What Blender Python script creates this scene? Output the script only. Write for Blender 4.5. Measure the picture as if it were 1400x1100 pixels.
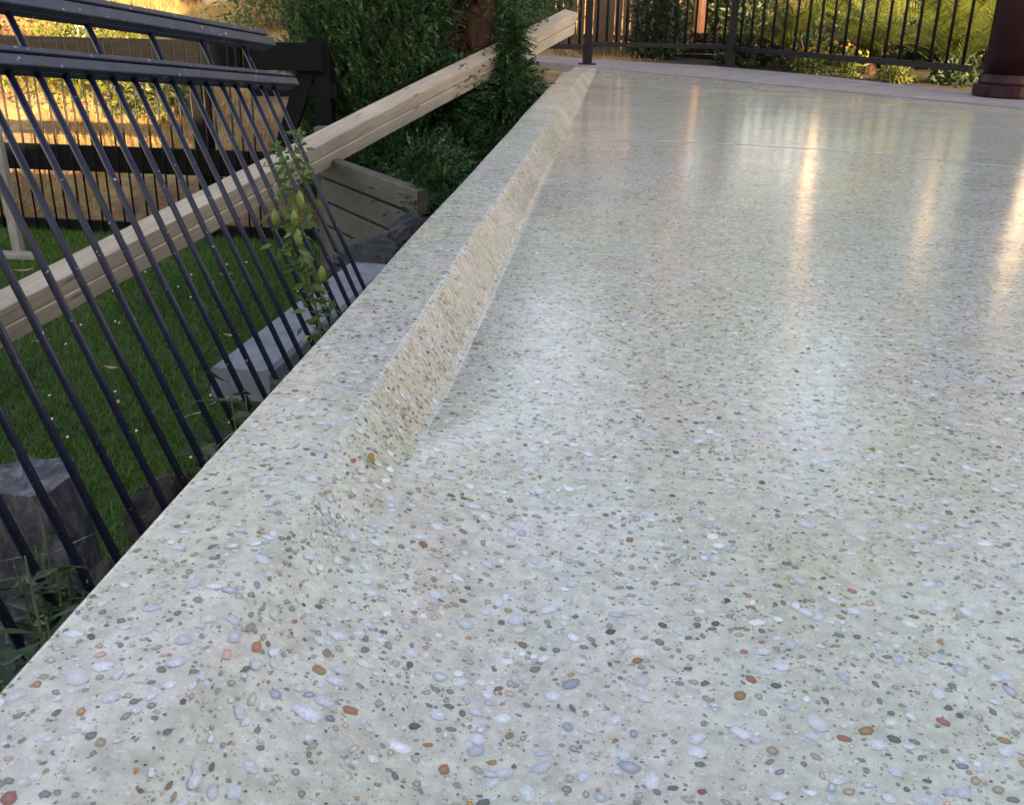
import bpy, math, random
import numpy as np
from mathutils import Vector, Matrix

for o in list(bpy.data.objects):
    bpy.data.objects.remove(o)
scene = bpy.context.scene
COL = scene.collection
rad = math.radians

# ------------------------------------------------------------------ camera, sky, sun, exposure
CAM = (0.0, 0.0, 0.70)
cam_data = bpy.data.cameras.new('camera')
cam_data.sensor_width = 36.0
cam_data.lens = 36.0 * 1350.0 / 1400.0
cam_data.clip_start = 0.02
cam_data.clip_end = 600.0
cam_data.dof.use_dof = True
cam_data.dof.focus_distance = 1.9
cam_data.dof.aperture_fstop = 22.0
cam = bpy.data.objects.new('camera', cam_data)
COL.objects.link(cam)
cam.matrix_world = Matrix(((0.99385812, -0.05839610, 0.09399959, CAM[0]),
                           (0.10910387, 0.37504456, -0.92056392, CAM[1]),
                           (0.01850331, 0.92516565, 0.37911232, CAM[2]),
                           (0, 0, 0, 1)))
scene.camera = cam

SUN_EL, SUN_ROT = 18.0, 150.0
world = bpy.data.worlds.new('World')
scene.world = world
world.use_nodes = True
wn = world.node_tree.nodes
sky = wn.new('ShaderNodeTexSky')
sky.sky_type = 'NISHITA'
sky.sun_disc = False
sky.sun_elevation = rad(SUN_EL)
sky.sun_rotation = rad(SUN_ROT)
sky.air_density = 1.0
sky.dust_density = 1.0
sky.ozone_density = 1.0
wn['Background'].inputs['Strength'].default_value = 0.14
world.node_tree.links.new(sky.outputs['Color'], wn['Background'].inputs['Color'])

sun_data = bpy.data.lights.new('sun', 'SUN')
sun_data.energy = 5.0
sun_data.angle = rad(0.5)
sun_data.color = (1.0, 0.80, 0.55)
sun = bpy.data.objects.new('sun', sun_data)
COL.objects.link(sun)
_ce = math.cos(rad(SUN_EL))
_sd = Vector((-math.sin(rad(SUN_ROT)) * _ce, -math.cos(rad(SUN_ROT)) * _ce, -math.sin(rad(SUN_EL))))
sun.rotation_euler = _sd.to_track_quat('-Z', 'Y').to_euler()
sun.location = (8, -14, 12)

vs = scene.view_settings
vs.view_transform = 'Standard'
vs.look = 'None'
vs.gamma = 1.0
vs.use_curve_mapping = False
vs.exposure = 2.25
try:
    vs.use_white_balance = True
    vs.white_balance_temperature = 9300
    vs.white_balance_tint = 20
except Exception:
    pass

# ------------------------------------------------------------------ helpers
rng = np.random.default_rng(7)
random.seed(7)


def mesh_obj(name, verts, faces, mat, parent=None, smooth=False, colors=None):
    me = bpy.data.meshes.new(name)
    me.from_pydata([tuple(v) for v in verts], [], [tuple(f) for f in faces])
    if mat is not None:
        me.materials.append(mat)
    if smooth:
        me.polygons.foreach_set('use_smooth', [True] * len(me.polygons))
    if colors is not None:
        at = me.color_attributes.new('tone', 'FLOAT_COLOR', 'POINT')
        c = np.ones((len(verts), 4), np.float32)
        c[:, :3] = colors
        at.data.foreach_set('color', c.ravel())
    me.update()
    o = bpy.data.objects.new(name, me)
    COL.objects.link(o)
    if parent is not None:
        o.parent = parent
    return o


def big_tris(name, V, T, mat, parent=None, colors=None, smooth=False):
    """mesh from numpy arrays, triangles or quads only"""
    V = np.asarray(V, np.float32)
    T = np.asarray(T, np.int32)
    k = T.shape[1]
    me = bpy.data.meshes.new(name)
    me.vertices.add(len(V))
    me.vertices.foreach_set('co', V.ravel())
    me.loops.add(T.size)
    me.loops.foreach_set('vertex_index', T.ravel())
    me.polygons.add(len(T))
    me.polygons.foreach_set('loop_start', np.arange(0, T.size, k, dtype=np.int32))
    me.polygons.foreach_set('loop_total', np.full(len(T), k, np.int32))
    if smooth:
        me.polygons.foreach_set('use_smooth', np.ones(len(T), bool))
    me.materials.append(mat)
    me.update(calc_edges=True)
    me.validate()
    if colors is not None:
        at = me.color_attributes.new('tone', 'FLOAT_COLOR', 'POINT')
        c = np.ones((len(V), 4), np.float32)
        c[:, :3] = colors
        at.data.foreach_set('color', c.ravel())
    o = bpy.data.objects.new(name, me)
    COL.objects.link(o)
    if parent is not None:
        o.parent = parent
    return o


def share(name, src, parent=None):
    o = bpy.data.objects.new(name, src.data)
    COL.objects.link(o)
    o.matrix_local = src.matrix_local
    o.parent = parent
    return o


def empty(name, loc=(0, 0, 0), rz=0.0):
    o = bpy.data.objects.new(name, None)
    o.empty_display_size = 0.1
    o.location = loc
    o.rotation_euler = (0, 0, rz)
    COL.objects.link(o)
    return o


def tag(o, label=None, cat=None, group=None, kind=None):
    if label:
        o['label'] = label
    if cat:
        o['category'] = cat
    if group:
        o['group'] = group
    if kind:
        o['kind'] = kind
    return o


class MB:
    def __init__(self):
        self.v = []
        self.f = []

    def box(self, c, ax, ay, az, hx, hy, hz, ch=0.0):
        """oriented box with optional chamfer along its long (ax) edges"""
        c, ax, ay, az = Vector(c), Vector(ax), Vector(ay), Vector(az)
        b = len(self.v)
        if ch <= 0:
            prof = [(-hy, -hz), (hy, -hz), (hy, hz), (-hy, hz)]
        else:
            prof = [(-hy + ch, -hz), (hy - ch, -hz), (hy, -hz + ch), (hy, hz - ch),
                    (hy - ch, hz), (-hy + ch, hz), (-hy, hz - ch), (-hy, -hz + ch)]
        n = len(prof)
        for s in (-1, 1):
            for p, q in prof:
                self.v.append(c + ax * (s * hx) + ay * p + az * q)
        for i in range(n):
            j = (i + 1) % n
            self.f.append((b + i, b + j, b + n + j, b + n + i))
        self.f.append(tuple(b + i for i in reversed(range(n))))
        self.f.append(tuple(b + n + i for i in range(n)))
        return self

    def abox(self, x0, x1, y0, y1, z0, z1, ch=0.0):
        return self.box(((x0 + x1) / 2, (y0 + y1) / 2, (z0 + z1) / 2), (0, 0, 1), (1, 0, 0), (0, 1, 0),
                        (z1 - z0) / 2, (x1 - x0) / 2, (y1 - y0) / 2, ch)

    def tube(self, pts, rads, n=8, cap=True):
        pts = [Vector(p) for p in pts]
        b = len(self.v)
        ref = None
        for i, p in enumerate(pts):
            d = (pts[min(i + 1, len(pts) - 1)] - pts[max(i - 1, 0)]).normalized()
            if ref is None:
                ref = d.orthogonal().normalized()
            a = (ref - d * ref.dot(d)).normalized()
            ref = a
            e = d.cross(a)
            r = rads[i] if hasattr(rads, '__len__') else rads
            for k in range(n):
                t = 2 * math.pi * k / n
                self.v.append(p + (a * math.cos(t) + e * math.sin(t)) * r)
        for i in range(len(pts) - 1):
            for k in range(n):
                k2 = (k + 1) % n
                self.f.append((b + i * n + k, b + i * n + k2, b + (i + 1) * n + k2, b + (i + 1) * n + k))
        if cap:
            self.f.append(tuple(b + k for k in reversed(range(n))))
            e = b + (len(pts) - 1) * n
            self.f.append(tuple(e + k for k in range(n)))
        return self

    def quad(self, a, b, c, d):
        i = len(self.v)
        self.v += [Vector(a), Vector(b), Vector(c), Vector(d)]
        self.f.append((i, i + 1, i + 2, i + 3))
        return self

    def build(self, name, mat, parent=None, smooth=False):
        return mesh_obj(name, self.v, self.f, mat, parent, smooth)


# ------------------------------------------------------------------ materials
def mat_new(name):
    m = bpy.data.materials.new(name)
    m.use_nodes = True
    nt = m.node_tree
    return m, nt, nt.nodes, nt.links, nt.nodes['Principled BSDF']


def N(ns, t, **kw):
    n = ns.new(t)
    for k, v in kw.items():
        setattr(n, k, v)
    return n


def ramp(ns, stops, interp='LINEAR'):
    r = ns.new('ShaderNodeValToRGB')
    r.color_ramp.interpolation = interp
    while len(r.color_ramp.elements) < len(stops):
        r.color_ramp.elements.new(0.5)
    for e, (p, c) in zip(r.color_ramp.elements, stops):
        e.position = p
        e.color = (*c, 1) if len(c) == 3 else c
    return r


def mixc(ns, ls, fac, a, b, blend='MIX'):
    m = ns.new('ShaderNodeMix')
    m.data_type = 'RGBA'
    m.blend_type = blend
    for sock, val in ((0, fac), (6, a), (7, b)):
        if isinstance(val, (int, float)):
            m.inputs[sock].default_value = val
        elif isinstance(val, tuple):
            m.inputs[sock].default_value = (*val, 1)
        else:
            ls.new(val, m.inputs[sock])
    return m.outputs[2]


def math_n(ns, ls, op, a, b=None):
    m = ns.new('ShaderNodeMath')
    m.operation = op
    for i, v in enumerate((a, b)):
        if v is None:
            continue
        if isinstance(v, (int, float)):
            m.inputs[i].default_value = v
        else:
            ls.new(v, m.inputs[i])
    return m.outputs[0]


def noise(ns, ls, co, scale, detail=4, rough=0.55, dist=0.0):
    n = ns.new('ShaderNodeTexNoise')
    n.inputs['Scale'].default_value = scale
    n.inputs['Detail'].default_value = detail
    n.inputs['Roughness'].default_value = rough
    n.inputs['Distortion'].default_value = dist
    if co is not None:
        ls.new(co, n.inputs['Vector'])
    return n


def bump(ns, ls, h, strength, dist, target):
    b = ns.new('ShaderNodeBump')
    b.inputs['Strength'].default_value = strength
    b.inputs['Distance'].default_value = dist
    ls.new(h, b.inputs['Height'])
    ls.new(b.outputs['Normal'], target.inputs['Normal'])
    return b


def simple(name, c1, c2, scale=8, rough=0.7, bstr=0.3, bdist=0.004, stretch=None, spec=0.5, spots=None, rand=0.0,
           detail=5):
    """two-tone noise material with relief; optional white flecks"""
    m, nt, ns, ls, bs = mat_new(name)
    tc = N(ns, 'ShaderNodeTexCoord').outputs['Object']
    if stretch:
        mp = N(ns, 'ShaderNodeMapping')
        mp.inputs['Scale'].default_value = stretch
        ls.new(tc, mp.inputs['Vector'])
        tc = mp.outputs['Vector']
    n = noise(ns, ls, tc, scale, detail)
    r = ramp(ns, [(0.3, c1), (0.7, c2)])
    ls.new(n.outputs['Fac'], r.inputs['Fac'])
    out = r.outputs['Color']
    if rand:
        oi = N(ns, 'ShaderNodeObjectInfo')
        v = math_n(ns, ls, 'MULTIPLY_ADD', oi.outputs['Random'], 2 * rand)
        v.node.inputs[2].default_value = 1 - rand
        out = mixc(ns, ls, 1.0, out, v, 'MULTIPLY')
    if spots:
        n2 = noise(ns, ls, N(ns, 'ShaderNodeTexCoord').outputs['Object'], spots[0], 3)
        r2 = ramp(ns, [(spots[1], (0, 0, 0)), (spots[1] + 0.03, (1, 1, 1))])
        ls.new(n2.outputs['Fac'], r2.inputs['Fac'])
        out = mixc(ns, ls, r2.outputs['Color'], out, spots[2])
    ls.new(out, bs.inputs['Base Color'])
    bs.inputs['Roughness'].default_value = rough
    bs.inputs['Specular IOR Level'].default_value = spec
    n3 = noise(ns, ls, tc, scale * 3, 5)
    bump(ns, ls, n3.outputs['Fac'], bstr, bdist, bs)
    return m


def leafmat(name, c1, c2, trans=0.35, rough=0.5, scale=3.0, stretch=None):
    m, nt, ns, ls, bs = mat_new(name)
    tc = N(ns, 'ShaderNodeTexCoord').outputs['Object']
    if stretch:
        mp = N(ns, 'ShaderNodeMapping')
        mp.inputs['Scale'].default_value = stretch
        ls.new(tc, mp.inputs['Vector'])
        tc = mp.outputs['Vector']
    n = noise(ns, ls, tc, scale, 3)
    g = N(ns, 'ShaderNodeNewGeometry')
    v = math_n(ns, ls, 'MULTIPLY_ADD', g.outputs['Random Per Island'], 0.7)
    v.node.inputs[2].default_value = -0.35
    fsum = math_n(ns, ls, 'ADD', n.outputs['Fac'], v)
    r = ramp(ns, [(0.25, c1), (0.8, c2)] if stretch is None else [(0.36, c1), (0.82, c2)])
    ls.new(fsum, r.inputs['Fac'])
    col = r.outputs['Color']
    ls.new(col, bs.inputs['Base Color'])
    bs.inputs['Roughness'].default_value = rough
    tr = N(ns, 'ShaderNodeBsdfTranslucent')
    ls.new(col, tr.inputs['Color'])
    mx = N(ns, 'ShaderNodeMixShader')
    mx.inputs[0].default_value = trans
    ls.new(bs.outputs[0], mx.inputs[1])
    ls.new(tr.outputs[0], mx.inputs[2])
    ls.new(mx.outputs[0], ns['Material Output'].inputs['Surface'])
    return m


def surface_gloss(ns, ls, bs, tc, r0=0.10, r1=0.19):
    """the sealed, slightly wavy polish shared by concrete and stones"""
    n = noise(ns, ls, tc, 2.2, 4)
    r = ramp(ns, [(0.3, (r0,) * 3), (0.75, (r1,) * 3)])
    ls.new(n.outputs['Fac'], r.inputs['Fac'])
    ls.new(r.outputs['Color'], bs.inputs['Roughness'])
    bs.inputs['IOR'].default_value = 1.5
    bs.inputs['Specular IOR Level'].default_value = 0.46
    n1 = noise(ns, ls, tc, 9.0, 3)
    n2 = noise(ns, ls, tc, 130.0, 3)
    s = math_n(ns, ls, 'MULTIPLY_ADD', n2.outputs['Fac'], 0.16)
    ls.new(n1.outputs['Fac'], s.node.inputs[2])
    bump(ns, ls, s, 0.30, 0.0045, bs)


def make_terrazzo(name, *gl):
    m, nt, ns, ls, bs = mat_new(name)
    tc = N(ns, 'ShaderNodeTexCoord').outputs['Object']
    # cement paste, patchy
    n = noise(ns, ls, tc, 3.0, 6, 0.6)
    r = ramp(ns, [(0.30, (0.545, 0.525, 0.465)), (0.5, (0.60, 0.585, 0.535)), (0.72, (0.64, 0.63, 0.59))])
    ls.new(n.outputs['Fac'], r.inputs['Fac'])
    col = r.outputs['Color']
    n = noise(ns, ls, tc, 1.7, 5, 0.65, 0.4)
    r = ramp(ns, [(0.34, (1.04, 1.0, 0.86)), (0.46, (0.97, 1.0, 0.93)), (0.56, (1.05, 0.99, 0.96)), (0.68, (0.97, 0.99, 1.06))])
    ls.new(n.outputs['Fac'], r.inputs['Fac'])
    col = mixc(ns, ls, 1.0, col, r.outputs['Color'], 'MULTIPLY')
    n = noise(ns, ls, tc, 13.0, 5, 0.7)
    r = ramp(ns, [(0.32, (0.86, 0.85, 0.82)), (0.5, (1.0, 1.0, 1.0)), (0.7, (1.07, 1.07, 1.08))])
    ls.new(n.outputs['Fac'], r.inputs['Fac'])
    col = mixc(ns, ls, 1.0, col, r.outputs['Color'], 'MULTIPLY')
    n = noise(ns, ls, tc, 45.0, 4, 0.6)
    r = ramp(ns, [(0.3, (0.76, 0.755, 0.74)), (0.7, (1.15, 1.15, 1.16))])
    ls.new(n.outputs['Fac'], r.inputs['Fac'])
    col = mixc(ns, ls, 1.0, col, r.outputs['Color'], 'MULTIPLY')

    def layer(col, scale, rnd, stops, rmin, rmax, jit):
        # warp the cells a little so the stones are not round
        nn = noise(ns, ls, tc, scale * 1.7, 2)
        vm = N(ns, 'ShaderNodeVectorMath', operation='MULTIPLY_ADD')
        ls.new(nn.outputs['Color'], vm.inputs[0])
        vm.inputs[1].default_value = (jit / scale,) * 3
        ls.new(tc, vm.inputs[2])
        v = N(ns, 'ShaderNodeTexVoronoi')
        v.inputs['Scale'].default_value = scale
        v.inputs['Randomness'].default_value = rnd
        ls.new(vm.outputs[0], v.inputs['Vector'])
        sep = N(ns, 'ShaderNodeSeparateColor')
        ls.new(v.outputs['Color'], sep.inputs[0])
        cr = ramp(ns, stops, 'CONSTANT')
        ls.new(sep.outputs[0], cr.inputs['Fac'])
        th = math_n(ns, ls, 'MULTIPLY_ADD', sep.outputs[1], rmax - rmin)
        th.node.inputs[2].default_value = rmin
        d = math_n(ns, ls, 'SUBTRACT', th, v.outputs['Distance'])
        mk = math_n(ns, ls, 'MULTIPLY', d, 14.0)
        mk.node.use_clamp = True
        mk = math_n(ns, ls, 'MULTIPLY', mk, cr.outputs['Alpha'])
        return mixc(ns, ls, mk, col, cr.outputs['Color'])

    t = (0.58, 0.57, 0.53, 0.0)
    col = layer(col, 330.0, 1.0, [(0.0, (0.20, 0.195, 0.17, 0.85)), (0.12, (0.33, 0.32, 0.28, 0.7)), (0.22, t),
                                  (0.72, (0.74, 0.74, 0.74, 0.6)), (0.93, (0.44, 0.31, 0.20, 0.6))], 0.15, 0.45, 0.5)
    col = layer(col, 150.0, 1.0, [(0.0, (0.17, 0.17, 0.15, 0.8)), (0.06, (0.30, 0.295, 0.265, 0.7)), (0.18, t),
                                  (0.80, (0.74, 0.74, 0.75, 0.6)), (0.95, (0.42, 0.28, 0.17, 0.7)), (0.985, t)],
                0.18, 0.5, 0.6)
    ls.new(col, bs.inputs['Base Color'])
    surface_gloss(ns, ls, bs, tc, *gl)
    return m


def make_stone(name, col=None, *gl):
    """polished pebble; colour from the mesh's own tone attribute or a fixed one"""
    m, nt, ns, ls, bs = mat_new(name)
    tc = N(ns, 'ShaderNodeTexCoord').outputs['Object']
    if col is None:
        a = N(ns, 'ShaderNodeVertexColor', layer_name='tone')
        c = a.outputs['Color']
    else:
        oi = N(ns, 'ShaderNodeObjectInfo')
        v = math_n(ns, ls, 'MULTIPLY_ADD', oi.outputs['Random'], 0.34 if min(col) > 0.6 else 0.7)
        v.node.inputs[2].default_value = 0.84 if min(col) > 0.6 else 0.7
        a = N(ns, 'ShaderNodeVertexColor', layer_name='tone')
        c = mixc(ns, ls, 1.0, a.outputs['Color'], col, 'MULTIPLY')
        c = mixc(ns, ls, 1.0, c, v, 'MULTIPLY')
    n = noise(ns, ls, tc, 420.0, 4, 0.65)
    r = ramp(ns, [(0.3, (0.72,) * 3), (0.7, (1.22,) * 3)])
    ls.new(n.outputs['Fac'], r.inputs['Fac'])
    ls.new(mixc(ns, ls, 1.0, c, r.outputs['Color'], 'MULTIPLY'), bs.inputs['Base Color'])
    surface_gloss(ns, ls, bs, tc, *gl)
    return m


def make_wood(name, c1, c2, c3, rough=0.75, grain=(1.2, 22, 22), knots=True, bdist=0.002, spec=0.3):
    m, nt, ns, ls, bs = mat_new(name)
    tc0 = N(ns, 'ShaderNodeTexCoord').outputs['Object']
    mp = N(ns, 'ShaderNodeMapping')
    mp.inputs['Scale'].default_value = grain
    ls.new(tc0, mp.inputs['Vector'])
    n = noise(ns, ls, mp.outputs['Vector'], 3.0, 6, 0.65, 0.6)
    r = ramp(ns, [(0.25, c1), (0.5, c2), (0.75, c3)])
    ls.new(n.outputs['Fac'], r.inputs['Fac'])
    col = r.outputs['Color']
    if knots:
        mp2 = N(ns, 'ShaderNodeMapping')
        mp2.inputs['Scale'].default_value = (1.6, 9, 9)
        ls.new(tc0, mp2.inputs['Vector'])
        v = N(ns, 'ShaderNodeTexVoronoi')
        v.inputs['Scale'].default_value = 1.3
        ls.new(mp2.outputs['Vector'], v.inputs['Vector'])
        rk = ramp(ns, [(0.04, (0.35, 0.25, 0.18)), (0.12, (1, 1, 1))])
        ls.new(v.outputs['Distance'], rk.inputs['Fac'])
        col = mixc(ns, ls, 0.8, col, rk.outputs['Color'], 'MULTIPLY')
    n2 = noise(ns, ls, tc0, 2.5, 4)
    r2 = ramp(ns, [(0.3, (0.78, 0.78, 0.8)), (0.7, (1.1, 1.1, 1.08))])
    ls.new(n2.outputs['Fac'], r2.inputs['Fac'])
    col = mixc(ns, ls, 1.0, col, r2.outputs['Color'], 'MULTIPLY')
    ls.new(col, bs.inputs['Base Color'])
    bs.inputs['Roughness'].default_value = rough
    bs.inputs['Specular IOR Level'].default_value = spec
    bump(ns, ls, n.outputs['Fac'], 0.6, bdist, bs)
    return m


M = {}
M['terrazzo'] = make_terrazzo('sealed aggregate concrete')
M['terrazzo_edge'] = make_terrazzo('sealed aggregate concrete of the upstand', 0.17, 0.28)
M['pebbles'] = make_stone('polished pebbles')
M['pebbles_edge'] = make_stone('pebbles in the upstand', None, 0.17, 0.28)
PEB_COL = {'ochre': (0.46, 0.27, 0.11), 'rust': (0.40, 0.18, 0.10), 'red': (0.34, 0.11, 0.09),
           'pink': (0.54, 0.33, 0.27), 'slate': (0.37, 0.38, 0.44), 'dark': (0.14, 0.14, 0.13),
           'brown': (0.34, 0.27, 0.20), 'white': (0.66, 0.665, 0.71)}
for k, c in PEB_COL.items():
    M['peb_' + k] = make_stone('polished %s pebble' % k, c)
M['wall_concrete'] = simple('rough side concrete', (0.25, 0.24, 0.22), (0.36, 0.35, 0.32), 9, 0.9, 0.5)
M['sealant'] = simple('pale joint sealant', (0.48, 0.47, 0.44), (0.78, 0.77, 0.74), 6, 0.3)
M['black_steel'] = simple('chipped black powder coat', (0.007, 0.009, 0.026), (0.015, 0.019, 0.050), 14, 0.36, 0.15,
                          0.0008, spec=0.35, spots=(85, 0.70, (0.42, 0.45, 0.55)))
M['black_rail'] = simple('scuffed black rail coat', (0.014, 0.018, 0.044), (0.032, 0.038, 0.084), 20, 0.38, 0.2,
                         0.0008, spots=(60, 0.67, (0.40, 0.43, 0.52)))
M['fence_black'] = simple('black fence coat', (0.004, 0.005, 0.007), (0.008, 0.009, 0.012), 14, 0.45, 0.15, 0.0008, spec=0.25)
M['paver'] = simple('purple grey paving', (0.21, 0.185, 0.20), (0.32, 0.29, 0.305), 5, 0.6, 0.5, 0.004)
M['maroon'] = simple('maroon paint', (0.016, 0.003, 0.005), (0.024, 0.005, 0.008), 6, 0.4, 0.1, 0.001, spec=0.25)
M['pine'] = make_wood('sawn pine', (0.30, 0.24, 0.185), (0.41, 0.345, 0.28), (0.49, 0.43, 0.36))
M['black_timber'] = make_wood('black stained timber', (0.002, 0.003, 0.004), (0.004, 0.005, 0.006),
                              (0.008, 0.009, 0.010), 0.8, knots=False, spec=0.12)
M['grey_timber'] = make_wood('weathered grey timber', (0.026, 0.027, 0.036), (0.11, 0.11, 0.13), (0.32, 0.32, 0.35),
                             0.9, (10, 10, 4.5), False, 0.03)
M['pale_timber'] = make_wood('pale old timber', (0.16, 0.155, 0.15), (0.23, 0.225, 0.215), (0.30, 0.29, 0.28), 0.85,
                             (20, 20, 2.0), False, 0.003)
M['brown_timber'] = make_wood('brown paling timber', (0.05, 0.034, 0.024), (0.10, 0.066, 0.046), (0.15, 0.10, 0.07),
                              0.85, (20, 20, 1.2), False, 0.003)
M['orange_timber'] = make_wood('orange treated timber', (0.22, 0.10, 0.04), (0.32, 0.16, 0.07), (0.4, 0.21, 0.1), 0.8,
                               (20, 20, 1.2), False, 0.003)
M['tan_block'] = simple('tan concrete sleeper', (0.062, 0.057, 0.048), (0.095, 0.088, 0.073), 7, 0.9, 0.4, 0.004)
M['grey_block'] = simple('blue grey concrete', (0.115, 0.13, 0.165), (0.20, 0.215, 0.25), 14, 0.8, 0.5, 0.003)
M['rock_dark'] = simple('dark basalt', (0.008, 0.010, 0.013), (0.045, 0.048, 0.058), 13, 0.75, 1.0, 0.035)
M['rock_brown'] = simple('brown grey rock', (0.018, 0.016, 0.017), (0.085, 0.065, 0.055), 16, 0.95, 1.0, 0.03,
                         spots=(26, 0.62, (0.11, 0.05, 0.032)), spec=0.2)
M['soil'] = simple('garden soil', (0.012, 0.009, 0.007), (0.045, 0.034, 0.024), 18, 1.0, 1.0, 0.02)
M['bark_brown'] = make_wood('stringy brown bark', (0.035, 0.018, 0.012), (0.08, 0.042, 0.028), (0.14, 0.08, 0.05), 0.95,
                            (16, 16, 1.4), False, 0.01)
M['bark_white'] = make_wood('white gum bark', (0.52, 0.47, 0.40), (0.66, 0.62, 0.55), (0.74, 0.71, 0.65), 0.8,
                            (5, 5, 1.0), False, 0.003)
M['bark_grey'] = make_wood('grey brown bark', (0.06, 0.045, 0.035), (0.12, 0.09, 0.07), (0.2, 0.16, 0.12), 0.95,
                           (14, 14, 1.2), False, 0.01)
M['cypress'] = leafmat('cypress scale foliage', (0.005, 0.023, 0.011), (0.062, 0.175, 0.052), 0.22, 0.55, 1.5, (3.2, 3.2, 0.7))  # light and dark of the plumes put into the leaf colour as upright streaks
M['gum_leaf'] = leafmat('gum leaves', (0.045, 0.075, 0.022), (0.12, 0.15, 0.045), 0.35, 0.45, 1.0)
M['bush_leaf'] = leafmat('bush leaves', (0.05, 0.09, 0.015), (0.18, 0.20, 0.03), 0.4, 0.5, 2.0)
M['bark_leaf'] = leafmat('dead brown leaves', (0.06, 0.035, 0.02), (0.16, 0.09, 0.045), 0.2, 0.7, 2.0)
M['cycad_leaf'] = leafmat('cycad leaves', (0.022, 0.055, 0.012), (0.20, 0.23, 0.045), 0.35, 0.35, 2.6)
M['dark_leaf'] = leafmat('dark green hedge leaves', (0.010, 0.028, 0.010), (0.030, 0.065, 0.020), 0.25, 0.5, 1.5)
M['flower'] = leafmat('orange flowers', (0.5, 0.22, 0.02), (0.6, 0.32, 0.03), 0.3, 0.5, 3)
M['weed_leaf'] = leafmat('weed leaves', (0.014, 0.040, 0.016), (0.045, 0.095, 0.035), 0.25, 0.5, 5)
M['vine_leaf'] = leafmat('vine leaves', (0.05, 0.11, 0.025), (0.14, 0.22, 0.05), 0.35, 0.45, 9)
M['pod'] = leafmat('pale green pods', (0.22, 0.30, 0.07), (0.32, 0.38, 0.12), 0.3, 0.4, 9)
M['stem'] = simple('green stem', (0.09, 0.12, 0.04), (0.16, 0.17, 0.07), 20, 0.6)
M['grass_blade'] = leafmat('lawn blades', (0.018, 0.075, 0.006), (0.070, 0.175, 0.014), 0.3, 0.5, 1.3)
M['straw'] = leafmat('dry straw blades', (0.34, 0.22, 0.07), (0.55, 0.40, 0.15), 0.35, 0.6, 1.3)
M['leaf_dry'] = leafmat('dry fallen leaf', (0.30, 0.22, 0.12), (0.45, 0.33, 0.17), 0.15, 0.6, 9)
M['leaf_red'] = leafmat('red fallen leaf', (0.22, 0.03, 0.02), (0.3, 0.05, 0.03), 0.15, 0.6, 9)
M['leaf_yellow'] = leafmat('yellow fallen leaf', (0.34, 0.20, 0.02), (0.42, 0.26, 0.03), 0.1, 0.4, 60)
M['white_paint'] = simple('worn white paint', (0.45, 0.45, 0.47), (0.62, 0.62, 0.64), 30, 0.6)
M['render_cream'] = simple('cream wall render', (0.50, 0.44, 0.35), (0.56, 0.50, 0.41), 6, 0.9, 0.3)
M['roof_tile'] = simple('dark roof sheet', (0.06, 0.05, 0.05), (0.09, 0.075, 0.07), 6, 0.6, 0.3)
M['brick'] = simple('grey brown brick', (0.12, 0.09, 0.075), (0.22, 0.17, 0.14), 14, 0.9, 0.5, 0.004, rand=0.25)
M['mortar'] = simple('pale mortar', (0.42, 0.39, 0.35), (0.52, 0.49, 0.44), 20, 0.95)


def lawn_mat():
    m, nt, ns, ls, bs = mat_new('lawn turf')
    tc = N(ns, 'ShaderNodeTexCoord').outputs['Object']
    n = noise(ns, ls, tc, 1.1, 6, 0.6)
    r = ramp(ns, [(0.3, (0.012, 0.044, 0.005)), (0.6, (0.028, 0.075, 0.008)), (0.78, (0.075, 0.075, 0.022))])
    ls.new(n.outputs['Fac'], r.inputs['Fac'])
    n2 = noise(ns, ls, tc, 60, 4)
    r2 = ramp(ns, [(0.3, (0.55,) * 3), (0.7, (1.3,) * 3)])
    ls.new(n2.outputs['Fac'], r2.inputs['Fac'])
    ls.new(mixc(ns, ls, 1.0, r.outputs['Color'], r2.outputs['Color'], 'MULTIPLY'), bs.inputs['Base Color'])
    bs.inputs['Roughness'].default_value = 0.9
    bump(ns, ls, n2.outputs['Fac'], 1.0, 0.02, bs)
    return m


def hill_mat():
    m, nt, ns, ls, bs = mat_new('dry grass hillside')
    tc = N(ns, 'ShaderNodeTexCoord').outputs['Object']
    n = noise(ns, ls, tc, 0.55, 7, 0.65)
    r = ramp(ns, [(0.34, (0.09, 0.05, 0.03)), (0.46, (0.27, 0.16, 0.08)), (0.58, (0.50, 0.36, 0.16)),
                  (0.72, (0.22, 0.23, 0.06))])
    ls.new(n.outputs['Fac'], r.inputs['Fac'])
    n2 = noise(ns, ls, tc, 22, 5, 0.7)
    r2 = ramp(ns, [(0.3, (0.6,) * 3), (0.7, (1.25,) * 3)])
    ls.new(n2.outputs['Fac'], r2.inputs['Fac'])
    ls.new(mixc(ns, ls, 1.0, r.outputs['Color'], r2.outputs['Color'], 'MULTIPLY'), bs.inputs['Base Color'])
    bs.inputs['Roughness'].default_value = 1.0
    bump(ns, ls, n2.outputs['Fac'], 1.0, 0.05, bs)
    return m


M['lawn'] = lawn_mat()
M['hill'] = hill_mat()

# ------------------------------------------------------------------ ground
FAR_A, FAR_D = Vector((-0.40, 11.48, 0)), Vector((0.6935, -0.7205, 0))      # the patio's oblique far edge


def sstep(a, b, x):
    t = min(max((x - a) / (b - a), 0.0), 1.0)
    return t * t * (3 - 2 * t)


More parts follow.
